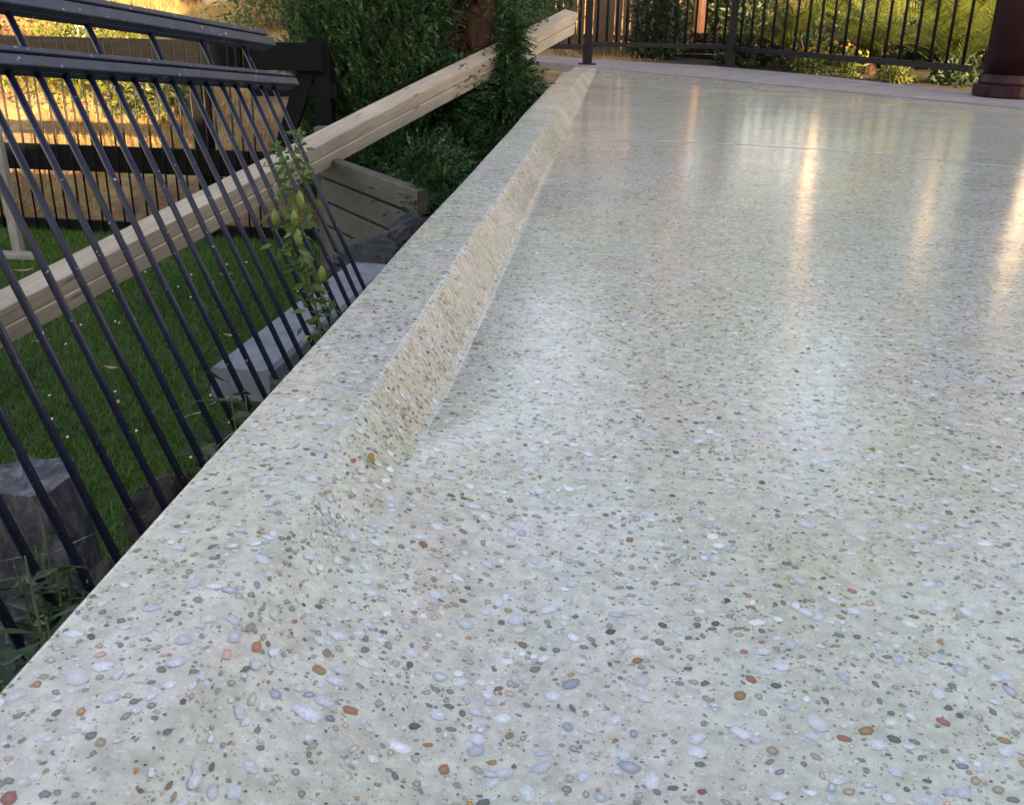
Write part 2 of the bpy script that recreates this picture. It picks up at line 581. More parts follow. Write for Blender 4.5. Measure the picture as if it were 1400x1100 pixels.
def ground_z(x, y):
    # low lawn to the left, climbing into a dry hillside beyond the black fence
    left = -1.0 + 0.24 * max(0.0, y - 7.35) - 0.06 * max(0.0, y - 12.0) + 0.06 * math.sin(x * 0.9) * sstep(8, 12, y)
    left += 0.45 * sstep(-1.45, -0.7, x) * (1 - sstep(5.5, 7.0, y))
    right = -0.45 + 0.37 * sstep(9.5, 11.5, y + 0.9 * max(x, 0)) + 0.14 * max(0.0, y - 15.0) + 0.05 * math.sin(
        x * 1.1 + y) * sstep(12, 15, y)
    w = sstep(-2.2, -0.5, x) if y > 6 else sstep(-0.66, -0.56, x)
    return left * (1 - w) + right * w


def axis(segs):
    out = []
    for a, b, n in segs:
        out += list(np.linspace(a, b, n, endpoint=False))
    return out + [segs[-1][1]]


gx = axis([(-150, -30, 8), (-30, -9, 12), (-9, -0.7, 42), (-0.7, -0.5, 6), (-0.5, 8, 26), (8, 30, 10), (30, 150, 8)])
gy_l = axis([(-60, -6, 8), (-6, 0, 8), (0, 7.3, 36)])
gy_h = axis([(7.3, 16, 44), (16, 40, 20), (40, 160, 10)])


def sheet(name, xs, ys, mat):
    V = [(x, y, ground_z(x, y)) for y in ys for x in xs]
    n = len(xs)
    F = [(j * n + i, j * n + i + 1, (j + 1) * n + i + 1, (j + 1) * n + i) for j in range(len(ys) - 1) for i in
         range(n - 1)]
    return tag(mesh_obj(name, V, F, mat, None, True), kind='structure')


lawn = sheet('lawn', gx, gy_l, M['lawn'])
hill = sheet('hillside', gx, gy_h, M['hill'])

# garden bed of dark soil between the lawn and the slab wall
V, F = [], []
bys = axis([(-1.5, 6.2, 60)])
for j, y in enumerate(bys):
    edge = -1.28 + 0.09 * math.sin(y * 2.1) + 0.05 * math.sin(y * 5.3)
    for i in range(9):
        x = edge + (-0.552 - edge) * i / 8
        V.append((x, y, ground_z(x, y) + (0.028 if 0 < i else -0.01) + 0.03 * rng.random() * (0 < i < 8)))
for j in range(len(bys) - 1):
    for i in range(8):
        F.append((j * 9 + i, j * 9 + i + 1, (j + 1) * 9 + i + 1, (j + 1) * 9 + i))
tag(mesh_obj('garden_bed', V, F, M['soil'], None, True), kind='structure')

V, F = [], []
for j in range(16):
    y = 8.0 + 7.4 * j / 15
    for i in range(12):
        x = 0.35 + 6.2 * i / 11
        V.append((x, y, ground_z(x, y) + 0.03 + 0.03 * rng.random()))
for j in range(15):
    for i in range(11):
        a_ = j * 12 + i
        if V[a_][1] > FAR_A.y + (V[a_][0] - FAR_A.x) * FAR_D.y / FAR_D.x + 0.8:
            F.append((a_, a_ + 1, a_ + 13, a_ + 12))
tag(mesh_obj('planting_bed', V, F, M['soil'], None, True), kind='structure')

# ------------------------------------------------------------------ patio slab with its rounded upstand
PROF = []


def arc(cx, cz, r, a0, a1, n):
    return [(cx + r * math.cos(a0 + (a1 - a0) * i / n), cz + r * math.sin(a0 + (a1 - a0) * i / n)) for i in
            range(n + 1)]


PROF += arc(-0.537, 0.092, 0.008, math.pi, math.pi / 2, 4)
fa = math.atan2(0.075, 0.052)                       # slope of the inner face
PROF += [(-0.50, 0.1002), (-0.45, 0.1003), (-0.42, 0.1002)]
PROF += arc(-0.390, 0.080, 0.020, math.pi / 2, math.pi / 2 - fa, 7)
# cove at the foot of the face
cr = 0.026
ccx = -0.296
cove = arc(ccx, cr, cr, math.pi * 1.5 - fa, math.pi * 1.5, 9)
PROF += cove
PROF = np.array(PROF)
seg = np.linalg.norm(np.diff(PROF, axis=0), axis=1)
SARC = np.concatenate([[0], np.cumsum(seg)])
S_END = SARC[-1]
X_END = PROF[-1, 0]
tan = np.gradient(PROF, SARC, axis=0)
tan /= np.linalg.norm(tan, axis=1)[:, None]
NRM = np.stack([-tan[:, 1], tan[:, 0]], 1)


def wob(t):
    """slight hand-formed waviness of the upstand along its length"""
    return 0.0025 * np.sin(t * 1.7 + 0.4) + 0.0015 * np.sin(t * 4.1)


def ease(x, t, z):
    """towards the viewer the inner face of the upstand is trowelled out into a gentle ramp"""
    k = np.clip((1.85 - t) / 0.85, 0, 1)
    k = 0.78 * k * k * (3 - 2 * k)
    q = np.clip((x + 0.43) / 0.36, 0, 1)
    rampz = 0.1003 * (1 - q * q * (3 - 2 * q))
    z = np.where(x > -0.43, z * (1 - k) + rampz * k, z)
    e = np.clip((t - 8.6) / 2.6, 0, 1)           # the upstand dies away at the far corner
    return z * (1 - 0.86 * e * e * (3 - 2 * e))


def surf(s, t, lift):
    """point on the unrolled patio surface: s across (from the outer arris), t along the upstand"""
    s = np.asarray(s, float)
    x = np.where(s > S_END, X_END + (s - S_END), np.interp(s, SARC, PROF[:, 0]))
    z = np.where(s > S_END, 0.0, np.interp(s, SARC, PROF[:, 1]))
    nx = np.where(s > S_END, 0.0, np.interp(s, SARC, NRM[:, 0]))
    nz = np.where(s > S_END, 1.0, np.interp(s, SARC, NRM[:, 1]))
    t = np.asarray(t, float)
    w = wob(t) * np.clip((S_END - s) / 0.05, 0, 1)
    z = ease(x, t, z)
    return np.stack([x + nx * lift + w, t + 0 * x, z + nz * lift], -1)


def far_y(x):
    return FAR_A.y + (x - FAR_A.x) * FAR_D.y / FAR_D.x


slab = empty('patio_slab', (0, 0, 0))
tag(slab, kind='structure')
# level floor: left part follows the upstand, right edge well outside the picture
V, F = [], []
xs = list(np.linspace(X_END, -0.03, 22)) + list(np.linspace(0.2, 7.5, 16))
Y0 = -3.6
tv = np.concatenate([np.linspace(0, 0.28, 4, endpoint=False), np.linspace(0.28, 0.40, 26, endpoint=False), np.linspace(0.40, 1.0, 9)])
NT = len(tv)
for x in xs:
    for k in range(NT):
        # rows share the same y near the viewer so the ramp is smooth
        y = Y0 + (11.4 - Y0) * tv[k] if tv[k] < 0.40 else 2.4 + (far_y(x) - 2.4) * (tv[k] - 0.40) / 0.60
        V.append((x, y, float(ease(np.array(x), np.array(y), np.array(0.0)))))
for i in range(len(xs) - 1):
    for k in range(NT - 1):
        F.append((i * NT + k, (i + 1) * NT + k, (i + 1) * NT + k + 1, i * NT + k + 1))
b = len(V)
for i, x in enumerate(xs):      # drop of the far edge
    V.append((x, far_y(x), -0.3))
for i in range(len(xs) - 1):
    F.append((i * NT + NT - 1, (i + 1) * NT + NT - 1, b + i + 1, b + i))
fl = mesh_obj('slab_floor', V, F, M['terrazzo'], slab)
fl.data.polygons.foreach_set('use_smooth', [i < (len(xs) - 1) * (NT - 1) for i in range(len(fl.data.polygons))])
# the upstand
V, F = [], []
ts = np.concatenate([np.linspace(Y0, 0.5, 8, endpoint=False), np.linspace(0.5, 2.6, 50, endpoint=False), np.linspace(2.6, 11.38, 60)])
n = len(SARC)
for t in ts:
    V += [tuple(p) for p in surf(SARC, np.full(n, t), 0.0)]
for j in range(len(ts) - 1):
    for i in range(n - 1):
        F.append((j * n + i, j * n + i + 1, (j + 1) * n + i + 1, (j + 1) * n + i))
mesh_obj('upstand', V, F, M['terrazzo_edge'], slab, True)
V, F = [], []
for j, t in enumerate(ts):
    p = surf(np.array(0.0), np.array(t), 0.0)
    V += [tuple(p), (p[0] - 0.001, p[1], -1.3)]
    if j:
        F.append((2 * j - 2, 2 * j - 1, 2 * j + 1, 2 * j))
V += [(-0.5, 11.38, 0.005), (-0.5, 11.38, -1.3)]
F.append((2 * len(ts) - 2, 2 * len(ts) - 1, 2 * len(ts) + 1, 2 * len(ts)))
mesh_obj('side_wall', V, F, M['wall_concrete'], slab)
# pale filled control joint across the floor
JP = [(-0.296, 5.36), (-0.05, 5.46), (0.20, 5.505), (0.587, 5.485), (1.168, 5.351), (1.899, 4.968), (2.6, 4.55),
      (4.0, 3.7)]
V, F = [], []
for i, (x, y) in enumerate(JP):
    V += [(x, y - 0.013, 0.0012), (x, y + 0.013, 0.0012)]
    if i:
        F.append((2 * i - 2, 2 * i, 2 * i + 1, 2 * i - 1))
mesh_obj('control_joint', V, F, M['sealant'], slab)

# aggregate: polished stones showing in the surface -------------------------------------------------
KINDS = [  # share, radius range (m), colour pool
    (0.30, (0.0019, 0.0050), [(0.15, 0.15, 0.135), (0.20, 0.20, 0.175), (0.26, 0.25, 0.225), (0.34, 0.33, 0.295),
                              (0.21, 0.215, 0.235), (0.30, 0.29, 0.265)]),
    (0.17, (0.0030, 0.0098), [(0.68, 0.68, 0.72), (0.72, 0.72, 0.74), (0.62, 0.63, 0.69), (0.66, 0.63, 0.58), (0.60, 0.62, 0.67)]),
    (0.13, (0.0020, 0.0055), [(0.42, 0.34, 0.25), (0.36, 0.27, 0.18), (0.46, 0.40, 0.31)]),
    (0.04, (0.0018, 0.0046), [(0.44, 0.24, 0.10), (0.40, 0.17, 0.10), (0.52, 0.33, 0.26)]),
    (0.02, (0.003, 0.0075), [(0.36, 0.38, 0.45), (0.45, 0.47, 0.54)]),
    (0.34, (0.0009, 0.0018), [(0.10, 0.10, 0.085), (0.18, 0.17, 0.145), (0.70, 0.70, 0.70), (0.30, 0.21, 0.13)]),
]


def right_limit(t):
    return 0.42 + 0.345 * t + 0.35


cells = {}
CELL = 0.015


def place(cand):
    """greedy no-overlap placement on the unrolled surface"""
    kept = []
    for s, t, r in cand:
        ci, cj = int(s / CELL), int(t / CELL)
        ok = True
        for di in (-1, 0, 1):
            for dj in (-1, 0, 1):
                for (s2, t2, r2) in cells.get((ci + di, cj + dj), ()):
                    if (s - s2) ** 2 + (t - t2) ** 2 < (0.9 * (r + r2)) ** 2:
                        ok = False
                        break
                if not ok:
                    break
            if not ok:
                break
        kept.append(ok)
        if ok:
            cells.setdefault((ci, cj), []).append((s, t, r))
    return np.array(kept, bool)


def stone_outline(count, nv, elong):
    """irregular rounded outlines, unit radius"""
    a = np.linspace(0, 2 * np.pi, nv, endpoint=False)[None, :] + rng.normal(0, 0.13, (count, nv))
    rr = 1 + rng.normal(0, 0.11, (count, nv))
    e = rng.uniform(1.0, elong, count)[:, None]
    x, y = np.cos(a) * rr * np.sqrt(e), np.sin(a) * rr / np.sqrt(e)
    th = rng.uniform(0, np.pi, count)[:, None]
    return x * np.cos(th) - y * np.sin(th), x * np.sin(th) + y * np.cos(th)


# 1) the stones that catch the eye in the foreground: each an object of its own
fixed = [  # x, y on the floor or upstand (m), radius, colour
    (718, 610, -0.130, 1.509, 0.0062, 'red'), (0, 0, 0.045, 1.22, 0.0080, 'rust'), (0, 0, 0.085, 1.02, 0.0070, 'dark'),
    (0, 0, -0.045, 1.30, 0.006, 'slate'), (0, 0, 0.33, 1.13, 0.0072, 'rust'), (0, 0, 0.18, 0.93, 0.0078, 'rust'),
    (0, 0, 0.29, 0.86, 0.0090, 'ochre'), (0, 0, 0.375, 0.885, 0.0075, 'red'), (0, 0, 0.265, 0.845, 0.0075, 'red'),
    (0, 0, 0.165, 0.90, 0.0092, 'ochre'), (0, 0, -0.02, 0.895, 0.0120, 'slate'), (0, 0, 0.045, 0.775, 0.0115, 'slate'),
]
fixed_s = [(S_END + (x - X_END), y, r, c) for _, _, x, y, r, c in fixed]
fixed_s += [(0.230, 0.812, 0.0098, 'rust'), (0.196, 0.783, 0.0095, 'pink'), (0.206, 0.773, 0.0085, 'pink'),
            (0.318, 0.82, 0.0085, 'ochre'), (0.362, 0.78, 0.0088, 'rust'), (0.070, 0.575, 0.0090, 'pink'),
            (0.090, 0.565, 0.0090, 'red'), (0.206, 0.835, 0.0085, 'brown'), (0.214, 1.212, 0.0055, 'dark')]
hero = [(s, t, r * 0.82, c) for s, t, r, c in fixed_s]
pool = ['ochre'] * 3 + ['rust'] * 4 + ['red'] * 2 + ['pink'] * 3 + ['slate'] * 3 + ['dark'] * 8 + ['brown'] * 9 + \
       ['white'] * 16
while len(hero) < 285:
    t = 0.62 + 1.5 * rng.random() ** 1.5
    s = rng.uniform(0.02, S_END + right_limit(t) - 0.40 - X_END)
    c = pool[rng.integers(len(pool))]
    r = {'white': rng.uniform(0.0075, 0.0125), 'slate': rng.uniform(0.005, 0.009)}.get(c, rng.uniform(0.0042, 0.0066))
    if abs(s - S_END) < 0.012:
        continue
    hero.append((s, t, r, c))
ok = place([(s, t, r * 1.1) for s, t, r, c in hero])
shapes = {}
OX, OY = stone_outline(14, 10, 1.7)
for (s, t, r, c), keep in zip(hero, ok):
    if not keep:
        continue
    k = int(rng.integers(14))
    if s > S_END + 0.30 or s < 0.10:
        # lies on a level face: share one unit mesh per outline and colour
        key = (k, c)
        if key not in shapes:
            me = bpy.data.meshes.new('pebble')
            vv = [(0, 0, 0.0)] + [(OX[k][i], OY[k][i], 0.0) for i in range(10)]
            me.from_pydata(vv, [], [(0, 1 + i, 1 + (i + 1) % 10) for i in range(10)])
            me.materials.append(M['peb_' + c])
            at = me.color_attributes.new('tone', 'FLOAT_COLOR', 'POINT')
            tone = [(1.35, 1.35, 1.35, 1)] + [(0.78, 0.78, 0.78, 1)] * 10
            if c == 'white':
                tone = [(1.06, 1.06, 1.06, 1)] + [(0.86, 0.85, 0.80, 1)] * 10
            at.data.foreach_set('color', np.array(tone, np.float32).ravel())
            shapes[key] = me
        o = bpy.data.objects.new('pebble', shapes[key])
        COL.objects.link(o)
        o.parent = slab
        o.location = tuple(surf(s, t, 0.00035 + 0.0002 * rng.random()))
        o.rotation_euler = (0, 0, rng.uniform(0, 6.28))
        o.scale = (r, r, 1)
    else:
        ang = rng.uniform(0, 6.28)
        ca, sa = math.cos(ang), math.sin(ang)
        ss = s + np.concatenate([[0], (OX[k] * ca - OY[k] * sa) * r])
        tt = t + np.concatenate([[0], (OX[k] * sa + OY[k] * ca) * r])
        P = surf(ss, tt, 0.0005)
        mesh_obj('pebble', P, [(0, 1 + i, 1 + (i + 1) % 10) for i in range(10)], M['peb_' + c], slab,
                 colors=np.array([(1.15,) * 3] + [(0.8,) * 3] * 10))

# 2) all the rest, joined
cand, ckind = [], []
for t0, t1, dens in ((-0.1, 2.6, 7200), (2.6, 5.3, 5200), (5.3, 7.6, 1800)):
    smax = S_END + right_limit(t1) - X_END
    cnt = int((t1 - t0) * smax * dens)
    t = rng.uniform(t0, t1, cnt)
    s = rng.uniform(0.004, smax, cnt)
    keep = (s < S_END + right_limit(t) - X_END) & (rng.random(cnt) < 0.80 + 0.28 * np.sin(s * 9 + 2 * np.sin(t * 5)) * np.sin(t * 7 + s * 3))
    t, s = t[keep], s[keep]
    kd = rng.choice(len(KINDS), len(t), p=[k[0] for k in KINDS])
    lo = np.array([k[1][0] for k in KINDS])[kd]
    hi = np.array([k[1][1] for k in KINDS])[kd]
    r = lo + (hi - lo) * rng.random(len(t)) ** 1.8
    if t0 > 3:
        m_ = kd != 5
        t, s, r, kd = t[m_], s[m_], r[m_], kd[m_]
    cand += list(zip(s, t, r))
    ckind += list(kd)
cand = np.array(cand)
ckind = np.array(ckind)
order = np.argsort(-cand[:, 2])
cand, ckind = cand[order], ckind[order]
ok = place([tuple(c) for c in cand])
cand, ckind = cand[ok], ckind[ok]
cnt, nv = len(cand), 9
ox, oy = stone_outline(cnt, nv, 1.9)
ss = np.concatenate([cand[:, 0:1], cand[:, 0:1] + ox * cand[:, 2:3]], 1)
tt = np.concatenate([cand[:, 1:2], cand[:, 1:2] + oy * cand[:, 2:3]], 1)
ss = np.maximum(ss, 0.001)
lift = (0.00025 + 0.00025 * rng.random(cnt))[:, None] * np.ones((1, nv + 1))
P = surf(ss, tt, lift)
base = np.zeros((cnt, 3))
for k in range(len(KINDS)):
    m_ = np.where(ckind == k)[0]
    pl = np.array(KINDS[k][2])
    base[m_] = pl[rng.integers(len(pl), size=len(m_))]
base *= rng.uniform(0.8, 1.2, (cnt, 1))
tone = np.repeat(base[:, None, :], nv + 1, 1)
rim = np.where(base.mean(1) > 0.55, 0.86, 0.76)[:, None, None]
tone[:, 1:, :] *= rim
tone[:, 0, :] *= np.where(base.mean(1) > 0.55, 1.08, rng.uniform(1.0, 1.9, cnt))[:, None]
tri = np.array([(0, 1 + i, 1 + (i + 1) % nv) for i in range(nv)])[None]
on_edge = cand[:, 0] < S_END
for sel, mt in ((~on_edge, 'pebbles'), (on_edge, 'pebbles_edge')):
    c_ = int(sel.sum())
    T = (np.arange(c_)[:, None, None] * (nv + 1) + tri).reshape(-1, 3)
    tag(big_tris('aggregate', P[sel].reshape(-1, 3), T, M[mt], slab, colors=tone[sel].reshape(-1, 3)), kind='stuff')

# paved border behind the slab's far edge
V, F = [], []
pv = [(-2.0, 13.3, 14.5), (-0.40, 11.48, 12.9), (1.03, 10.02, 12.10), (1.96, 9.03, 11.0), (2.965, 7.99, 9.35),
      (4.5, 6.38, 7.9), (7.0, 3.8, 5.3)]
for i, (x, y0, y1) in enumerate(pv):
    V += [(x, y0 - 0.0, 0.012), (x, y1, 0.016), (x, y1, -0.4), (x, y0, -0.1)]
    if i:
        a, c = 4 * (i - 1), 4 * i
        F += [(a, c, c + 1, a + 1), (a + 1, c + 1, c + 2, a + 2), (a + 3, c + 3, c, a)]
tag(mesh_obj('paved_border', V, F, M['paver']), kind='structure')

# ------------------------------------------------------------------ unseen building added behind the camera, its gable shaped to shade the patio
PX, QX = Vector((0.866, 0.5, 0)), Vector((-0.5, 0.866, 0))
HQ = -4.2
shade_block = empty('shade_block', PX * 4.5 + QX * HQ)
tag(shade_block, 'unseen cream two storey gabled building added behind the viewer to shade the patio', 'shade_block')


def pq(p, q, z):
    v = PX * p + QX * q
    return Vector((v.x, v.y, z)) - Vector(shade_block.location)


def prism(name, outline, q0, q1, mat, parent):
    n = len(outline)
    V = [pq(p, q0, z) for p, z in outline] + [pq(p, q1, z) for p, z in outline]
    F = [tuple(range(n)), tuple(reversed(range(n, 2 * n)))]
    F += [(i, n + i, n + (i + 1) % n, (i + 1) % n) for i in range(n)]
    return mesh_obj(name, V, F, mat, parent)


prism('wall', [(1.3, -1), (7.5, -1), (7.5, 5.9), (4.4, 7.7), (1.3, 5.9)], HQ, HQ - 7, M['render_cream'], shade_block)
prism('roof', [(1.0, 5.76), (4.4, 7.73), (7.8, 5.76), (7.8, 5.92), (4.4, 7.9), (1.0, 5.92)], HQ + 0.5, HQ - 7.5,
      M['roof_tile'], shade_block)
prism('shade_annexe_wall', [(-14, -1.4), (1.6, -1.4), (1.6, 3.5), (-14, 3.5)], HQ - 0.6, HQ - 5, M['render_cream'], shade_block)  # unseen low wing, height set to shade the lawn but leave the bank sunlit
prism('shade_annexe_roof', [(-14.4, 3.52), (1.62, 3.52), (1.62, 3.75), (-14.4, 3.75)], HQ - 0.2, HQ - 5.4, M['roof_tile'],
      shade_block)
for p0, p1 in ((2.0, 3.4), (5.2, 7.0)):
    w_ = prism('window_frame', [(p0, 0.9), (p1, 0.9), (p1, 2.3), (p0, 2.3)], HQ + 0.04, HQ + 0.003, M['white_paint'],
               shade_block)
    prism('pane', [(p0 + 0.08, 0.98), (p1 - 0.08, 0.98), (p1 - 0.08, 2.22), (p0 + 0.08, 2.22)], HQ + 0.055,
          HQ + 0.045, M['maroon'], w_)

# ------------------------------------------------------------------ leaning steel fence panel beside the slab
P0 = Vector((-0.79, 2.976, -0.147))
BD = Vector((0.428, -0.143, -0.892)).normalized()
RD = Vector((0.081, 0.989, -0.120))
RD = (RD - BD * RD.dot(BD)).normalized()
ND = RD.cross(BD) * -1.0
if ND.x < 0:
    ND = -ND


def pan(u, v, w=0.0):
    return P0 + RD * u - BD * v + ND * w


RT = 0.024       # the rails are not quite square to the bars


def rail_v(u, v0):
    return v0 + RT * u


panel = empty('leaning_fence_panel', (-0.65, 2.0, -0.55))
tag(panel, 'black steel bar fence panel with two top rails leaning outward beside the slab', 'fence panel')


def pbuild(mb, name, mat, par=panel, smooth=False):
    off = Vector(panel.location)
    mb.v = [v - off for v in mb.v]
    return mb.build(name, mat, par, smooth)


def rail(name, u0, u1, v0, h, d):
    """open channel: back web, two flanges and a raised front lip"""
    mb = MB()
    a, bq = pan(u0, rail_v(u0, v0)), pan(u1, rail_v(u1, v0))
    ax = (bq - a).normalized()
    up = (-BD - ax * (-BD).dot(ax)).normalized()
    c = (a + bq) / 2
    L = (bq - a).length / 2
    mb.box(c - ND * 0.008, ax, up, ND, L, h / 2, d / 2 - 0.008, 0.002)                      # body
    mb.box(c + up * (h * 0.36) + ND * (d / 2 - 0.010), ax, up, ND, L - 0.0015, h * 0.135, 0.0085, 0.002)      # upper lip
    mb.box(c - up * (h * 0.24) + ND * (d / 2 - 0.006), ax, up, ND, L + 0.0015, h * 0.255, 0.0125, 0.002)      # lower lip
    mb.box(c + up * (h / 2 + 0.003) - ND * (d * 0.36), ax, up, ND, L - 0.002, 0.0045, 0.003)
    return pbuild(mb, name, M['black_rail'])


rail('top_rail', -2.42, 0.105, 0.803, 0.052, 0.040)
rail('second_rail', -2.42, 0.150, 0.672, 0.044, 0.040)
for i in range(27):
    u = 0.002 - 0.0883 * i + rng.normal(0, 0.0012)
    top = rail_v(u, 0.668) - 0.012 if i % 3 != 1 else rail_v(u, 0.783) - 0.012
    bend = rng.normal(0, 0.002)
    pts = [pan(u, top), pan(u + bend, 0.25, rng.normal(0, 0.002)), pan(u + rng.normal(0, 0.002), -0.47)]
    mb = MB().tube(pts, 0.0073, 10)
    pbuild(mb, 'bar', M['black_steel'], panel, True)
a, bq = pan(-2.42, -0.40), pan(0.10, -0.40)
mb = MB().box((a + bq) / 2, RD, BD, ND, 1.26, 0.014, 0.014, 0.002)
pbuild(mb, 'bottom_rail', M['black_rail'])
# short white-painted offcut lying over the top rail
s0, s1 = pan(-0.93, 0.800, 0.030), pan(-0.985, 0.93, 0.022)
mb = MB().box((s0 + s1) / 2, (s1 - s0).normalized(), RD, ND, 0.075, 0.012, 0.005, 0.001)
o = mb.build('timber_offcut', M['white_paint'])
tag(o, 'short pale grey painted stick lying across the top rail of the leaning panel', 'stick')

# ------------------------------------------------------------------ pair of pine beams running up to the fence corner
BF = Vector((-0.49, 9.0, 0.525))
BDIR = Vector((0.365, 0.910, 0.197)).normalized()
BL = 7.15
side = BDIR.cross(Vector((0, 0, 1))).normalized()        # points to the camera's right
upv = side.cross(BDIR).normalized()
ra = rad(13)
face_up = (upv * math.cos(ra) - side * math.sin(ra) * -1.0).normalized()
# roll the pair so that its top faces the patio
top_n = (upv * math.cos(ra) + side * math.sin(ra)).normalized()
sd_n = (side * math.cos(ra) - upv * math.sin(ra)).normalized()


def beam(name, offset_top, offset_side, ht, hs, label, l0, l1):
    o = empty(name) if False else None
    c = BF - BDIR * ((l0 + l1) / 2) + top_n * offset_top + sd_n * offset_side
    mb = MB()
    # local coordinates: X along the grain
    n = 10
    prof = [(-hs, -ht), (hs, -ht), (hs, ht), (-hs, ht)]
    ch = 0.004
    prof = [(-hs + ch, -ht), (hs - ch, -ht), (hs, -ht + ch), (hs, ht - ch), (hs - ch, ht), (-hs + ch, ht),
            (-hs, ht - ch), (-hs, -ht + ch)]
    L = (l1 - l0) / 2
    for k in range(n + 1):
        x = -L + 2 * L * k / n
        dy, dz = 0.004 * math.sin(k * 1.1 + ht * 90), 0.003 * math.sin(k * 0.8 + hs * 50)
        for p, q in prof:
            mb.v.append(Vector((x, p + dy, q + dz)))
    m8 = 8
    for k in range(n):
        for i in range(m8):
            j = (i + 1) % m8
            mb.f.append((k * m8 + i, k * m8 + j, (k + 1) * m8 + j, (k + 1) * m8 + i))
    mb.f.append(tuple(reversed(range(m8))))
    mb.f.append(tuple(n * m8 + i for i in range(m8)))
    o = mb.build(name, M['pine'])
    rot = Matrix((BDIR, sd_n, top_n)).transposed().to_4x4()
    o.matrix_world = Matrix.Translation(c) @ rot
    tag(o, label, 'beam', 'pine beams stacked in a pair')
    return o


beam('pine_beam', 0.0435, -0.004, 0.042, 0.062, 'upper of two sawn pine beams sloping up to the fence corner', 0.0, BL)
beam('pine_beam', -0.0445, 0.004, 0.042, 0.062, 'lower of two sawn pine beams sloping up to the fence corner', 0.03, BL - 0.05)
o = MB().abox(-0.045, 0.045, -0.045, 0.045, 0, 0.93, 0.004).build('timber_post', M['brown_timber'])
o.location = (-1.02, 7.86, -0.80)
tag(o, 'short brown post under the pine beams, mostly hidden by conifer boughs', 'post')

# ------------------------------------------------------------------ black pool fence along the back of the patio
def fence_post(x, y, h, label):
    e = empty('fence_post', (x, y, 0.014))
    tag(e, label, 'fence post', 'pool fence posts')
    MB().abox(-0.042, 0.042, -0.042, 0.042, 0.0, h, 0.005).build('shaft', M['fence_black'], e)
    MB().abox(-0.052, 0.052, -0.052, 0.052, 0.02, 0.17, 0.004).build('base_sleeve', M['fence_black'], e)
    MB().abox(-0.10, 0.10, -0.07, 0.07, -0.002, 0.014, 0.005).build('base_plate', M['fence_black'], e)
    MB().abox(-0.046, 0.046, -0.046, 0.046, h, h + 0.012, 0.003).build('cap', M['fence_black'], e)
    return e


fence_post(-0.43, 11.85, 1.5, 'black square fence post at the end of the raised slab edge')
fence_post(1.18, 12.05, 1.5, 'black square fence post in the middle of the back pool fence')


def fence_panel(a, b, nb, zb, zt, label, rr=0.0145, skip=()):
    a, b = Vector(a), Vector(b)
    c = (a + b) / 2
    e = empty('pool_fence_panel', (c.x, c.y, 0.02))
    tag(e, label, 'fence panel', 'pool fence panels behind the patio')
    d = (b - a)
    L = d.length
    d.normalize()
    s = d.cross(Vector((0, 0, 1)))
    for z in (zb, zt):
        MB().box((0, 0, z - 0.02), d, s, (0, 0, 1), L / 2, 0.024, 0.027, 0.004).build('rail', M['fence_black'], e)
    proto = None
    for i in range(nb):
        if i in skip:
            continue
        t = (i + 0.5) / nb - 0.5
        p = d * (L * t)
        if proto is None:
            proto = MB().tube([(0, 0, zb - 0.02), (0, 0, zt - 0.02)], rr, 8).build('bar', M['fence_black'], e, True)
            proto.location = p
        else:
            o = bpy.data.objects.new('bar', proto.data)
            COL.objects.link(o)
            o.parent = e
            o.location = p
    return e


fence_panel((-0.39, 11.87, 0), (1.145, 12.04, 0), 14, 0.23, 1.42,
            'black pool fence panel between the two posts, brown palings behind it')
fence_panel((1.215, 12.02, 0), (2.93, 9.25, 0), 18, 0.21, 1.42,
            'black pool fence panel in front of the sunlit cycads')
fence_panel((-2.2, 11.55, 0), (-0.47, 11.84, 0), 15, 0.20, 1.42,
            'black pool fence panel half hidden by the conifer and the pine beams')

# maroon veranda column
e = empty('veranda_column', (3.17, 8.95, 0.012))
tag(e, 'dark maroon round veranda column with stepped base', 'column')
ROT = Matrix.Rotation(rad(-46), 4, 'Z')
e.matrix_world = Matrix.Translation((3.17, 8.95, 0.012)) @ ROT
MB().tube([(0, 0, 0), (0, 0, 0.02), (0, 0, 0.09), (0, 0, 0.10)], [0.275, 0.28, 0.28, 0.27], 32).build('plinth', M['maroon'], e)
MB().tube([(0, 0, 0.10), (0, 0, 0.12), (0, 0, 0.15), (0, 0, 0.18)], [0.245, 0.25, 0.24, 0.225], 32).build('base_moulding', M['maroon'], e)
MB().tube([(0, 0, 0.17), (0, 0, 1.2), (0, 0, 2.6)], [0.222, 0.220, 0.212], 32).build('shaft', M['maroon'], e, True)
MB().tube([(0, 0, 2.6), (0, 0, 2.66), (0, 0, 2.72)], [0.225, 0.27, 0.27], 32).build('capital', M['maroon'], e)

# ------------------------------------------------------------------ black rail fence at the foot of the lawn
bf = empty('black_rail_fence', (-4.0, 7.05, -1.0))
tag(bf, 'black stained timber rail fence with thin uprights across the lawn', 'fence')


def bfb(name, x0, x1, z0, z1, y0=7.0, y1=7.05, mat='black_timber'):
    mb = MB().box(((x0 + x1) / 2 + 4.0, (y0 + y1) / 2 - 7.05, (z0 + z1) / 2 + 1.0), (1, 0, 0), (0, 1, 0), (0, 0, 1),
                  (x1 - x0) / 2, (y1 - y0) / 2, (z1 - z0) / 2, 0.003)
    return mb.build(name, M[mat], bf)


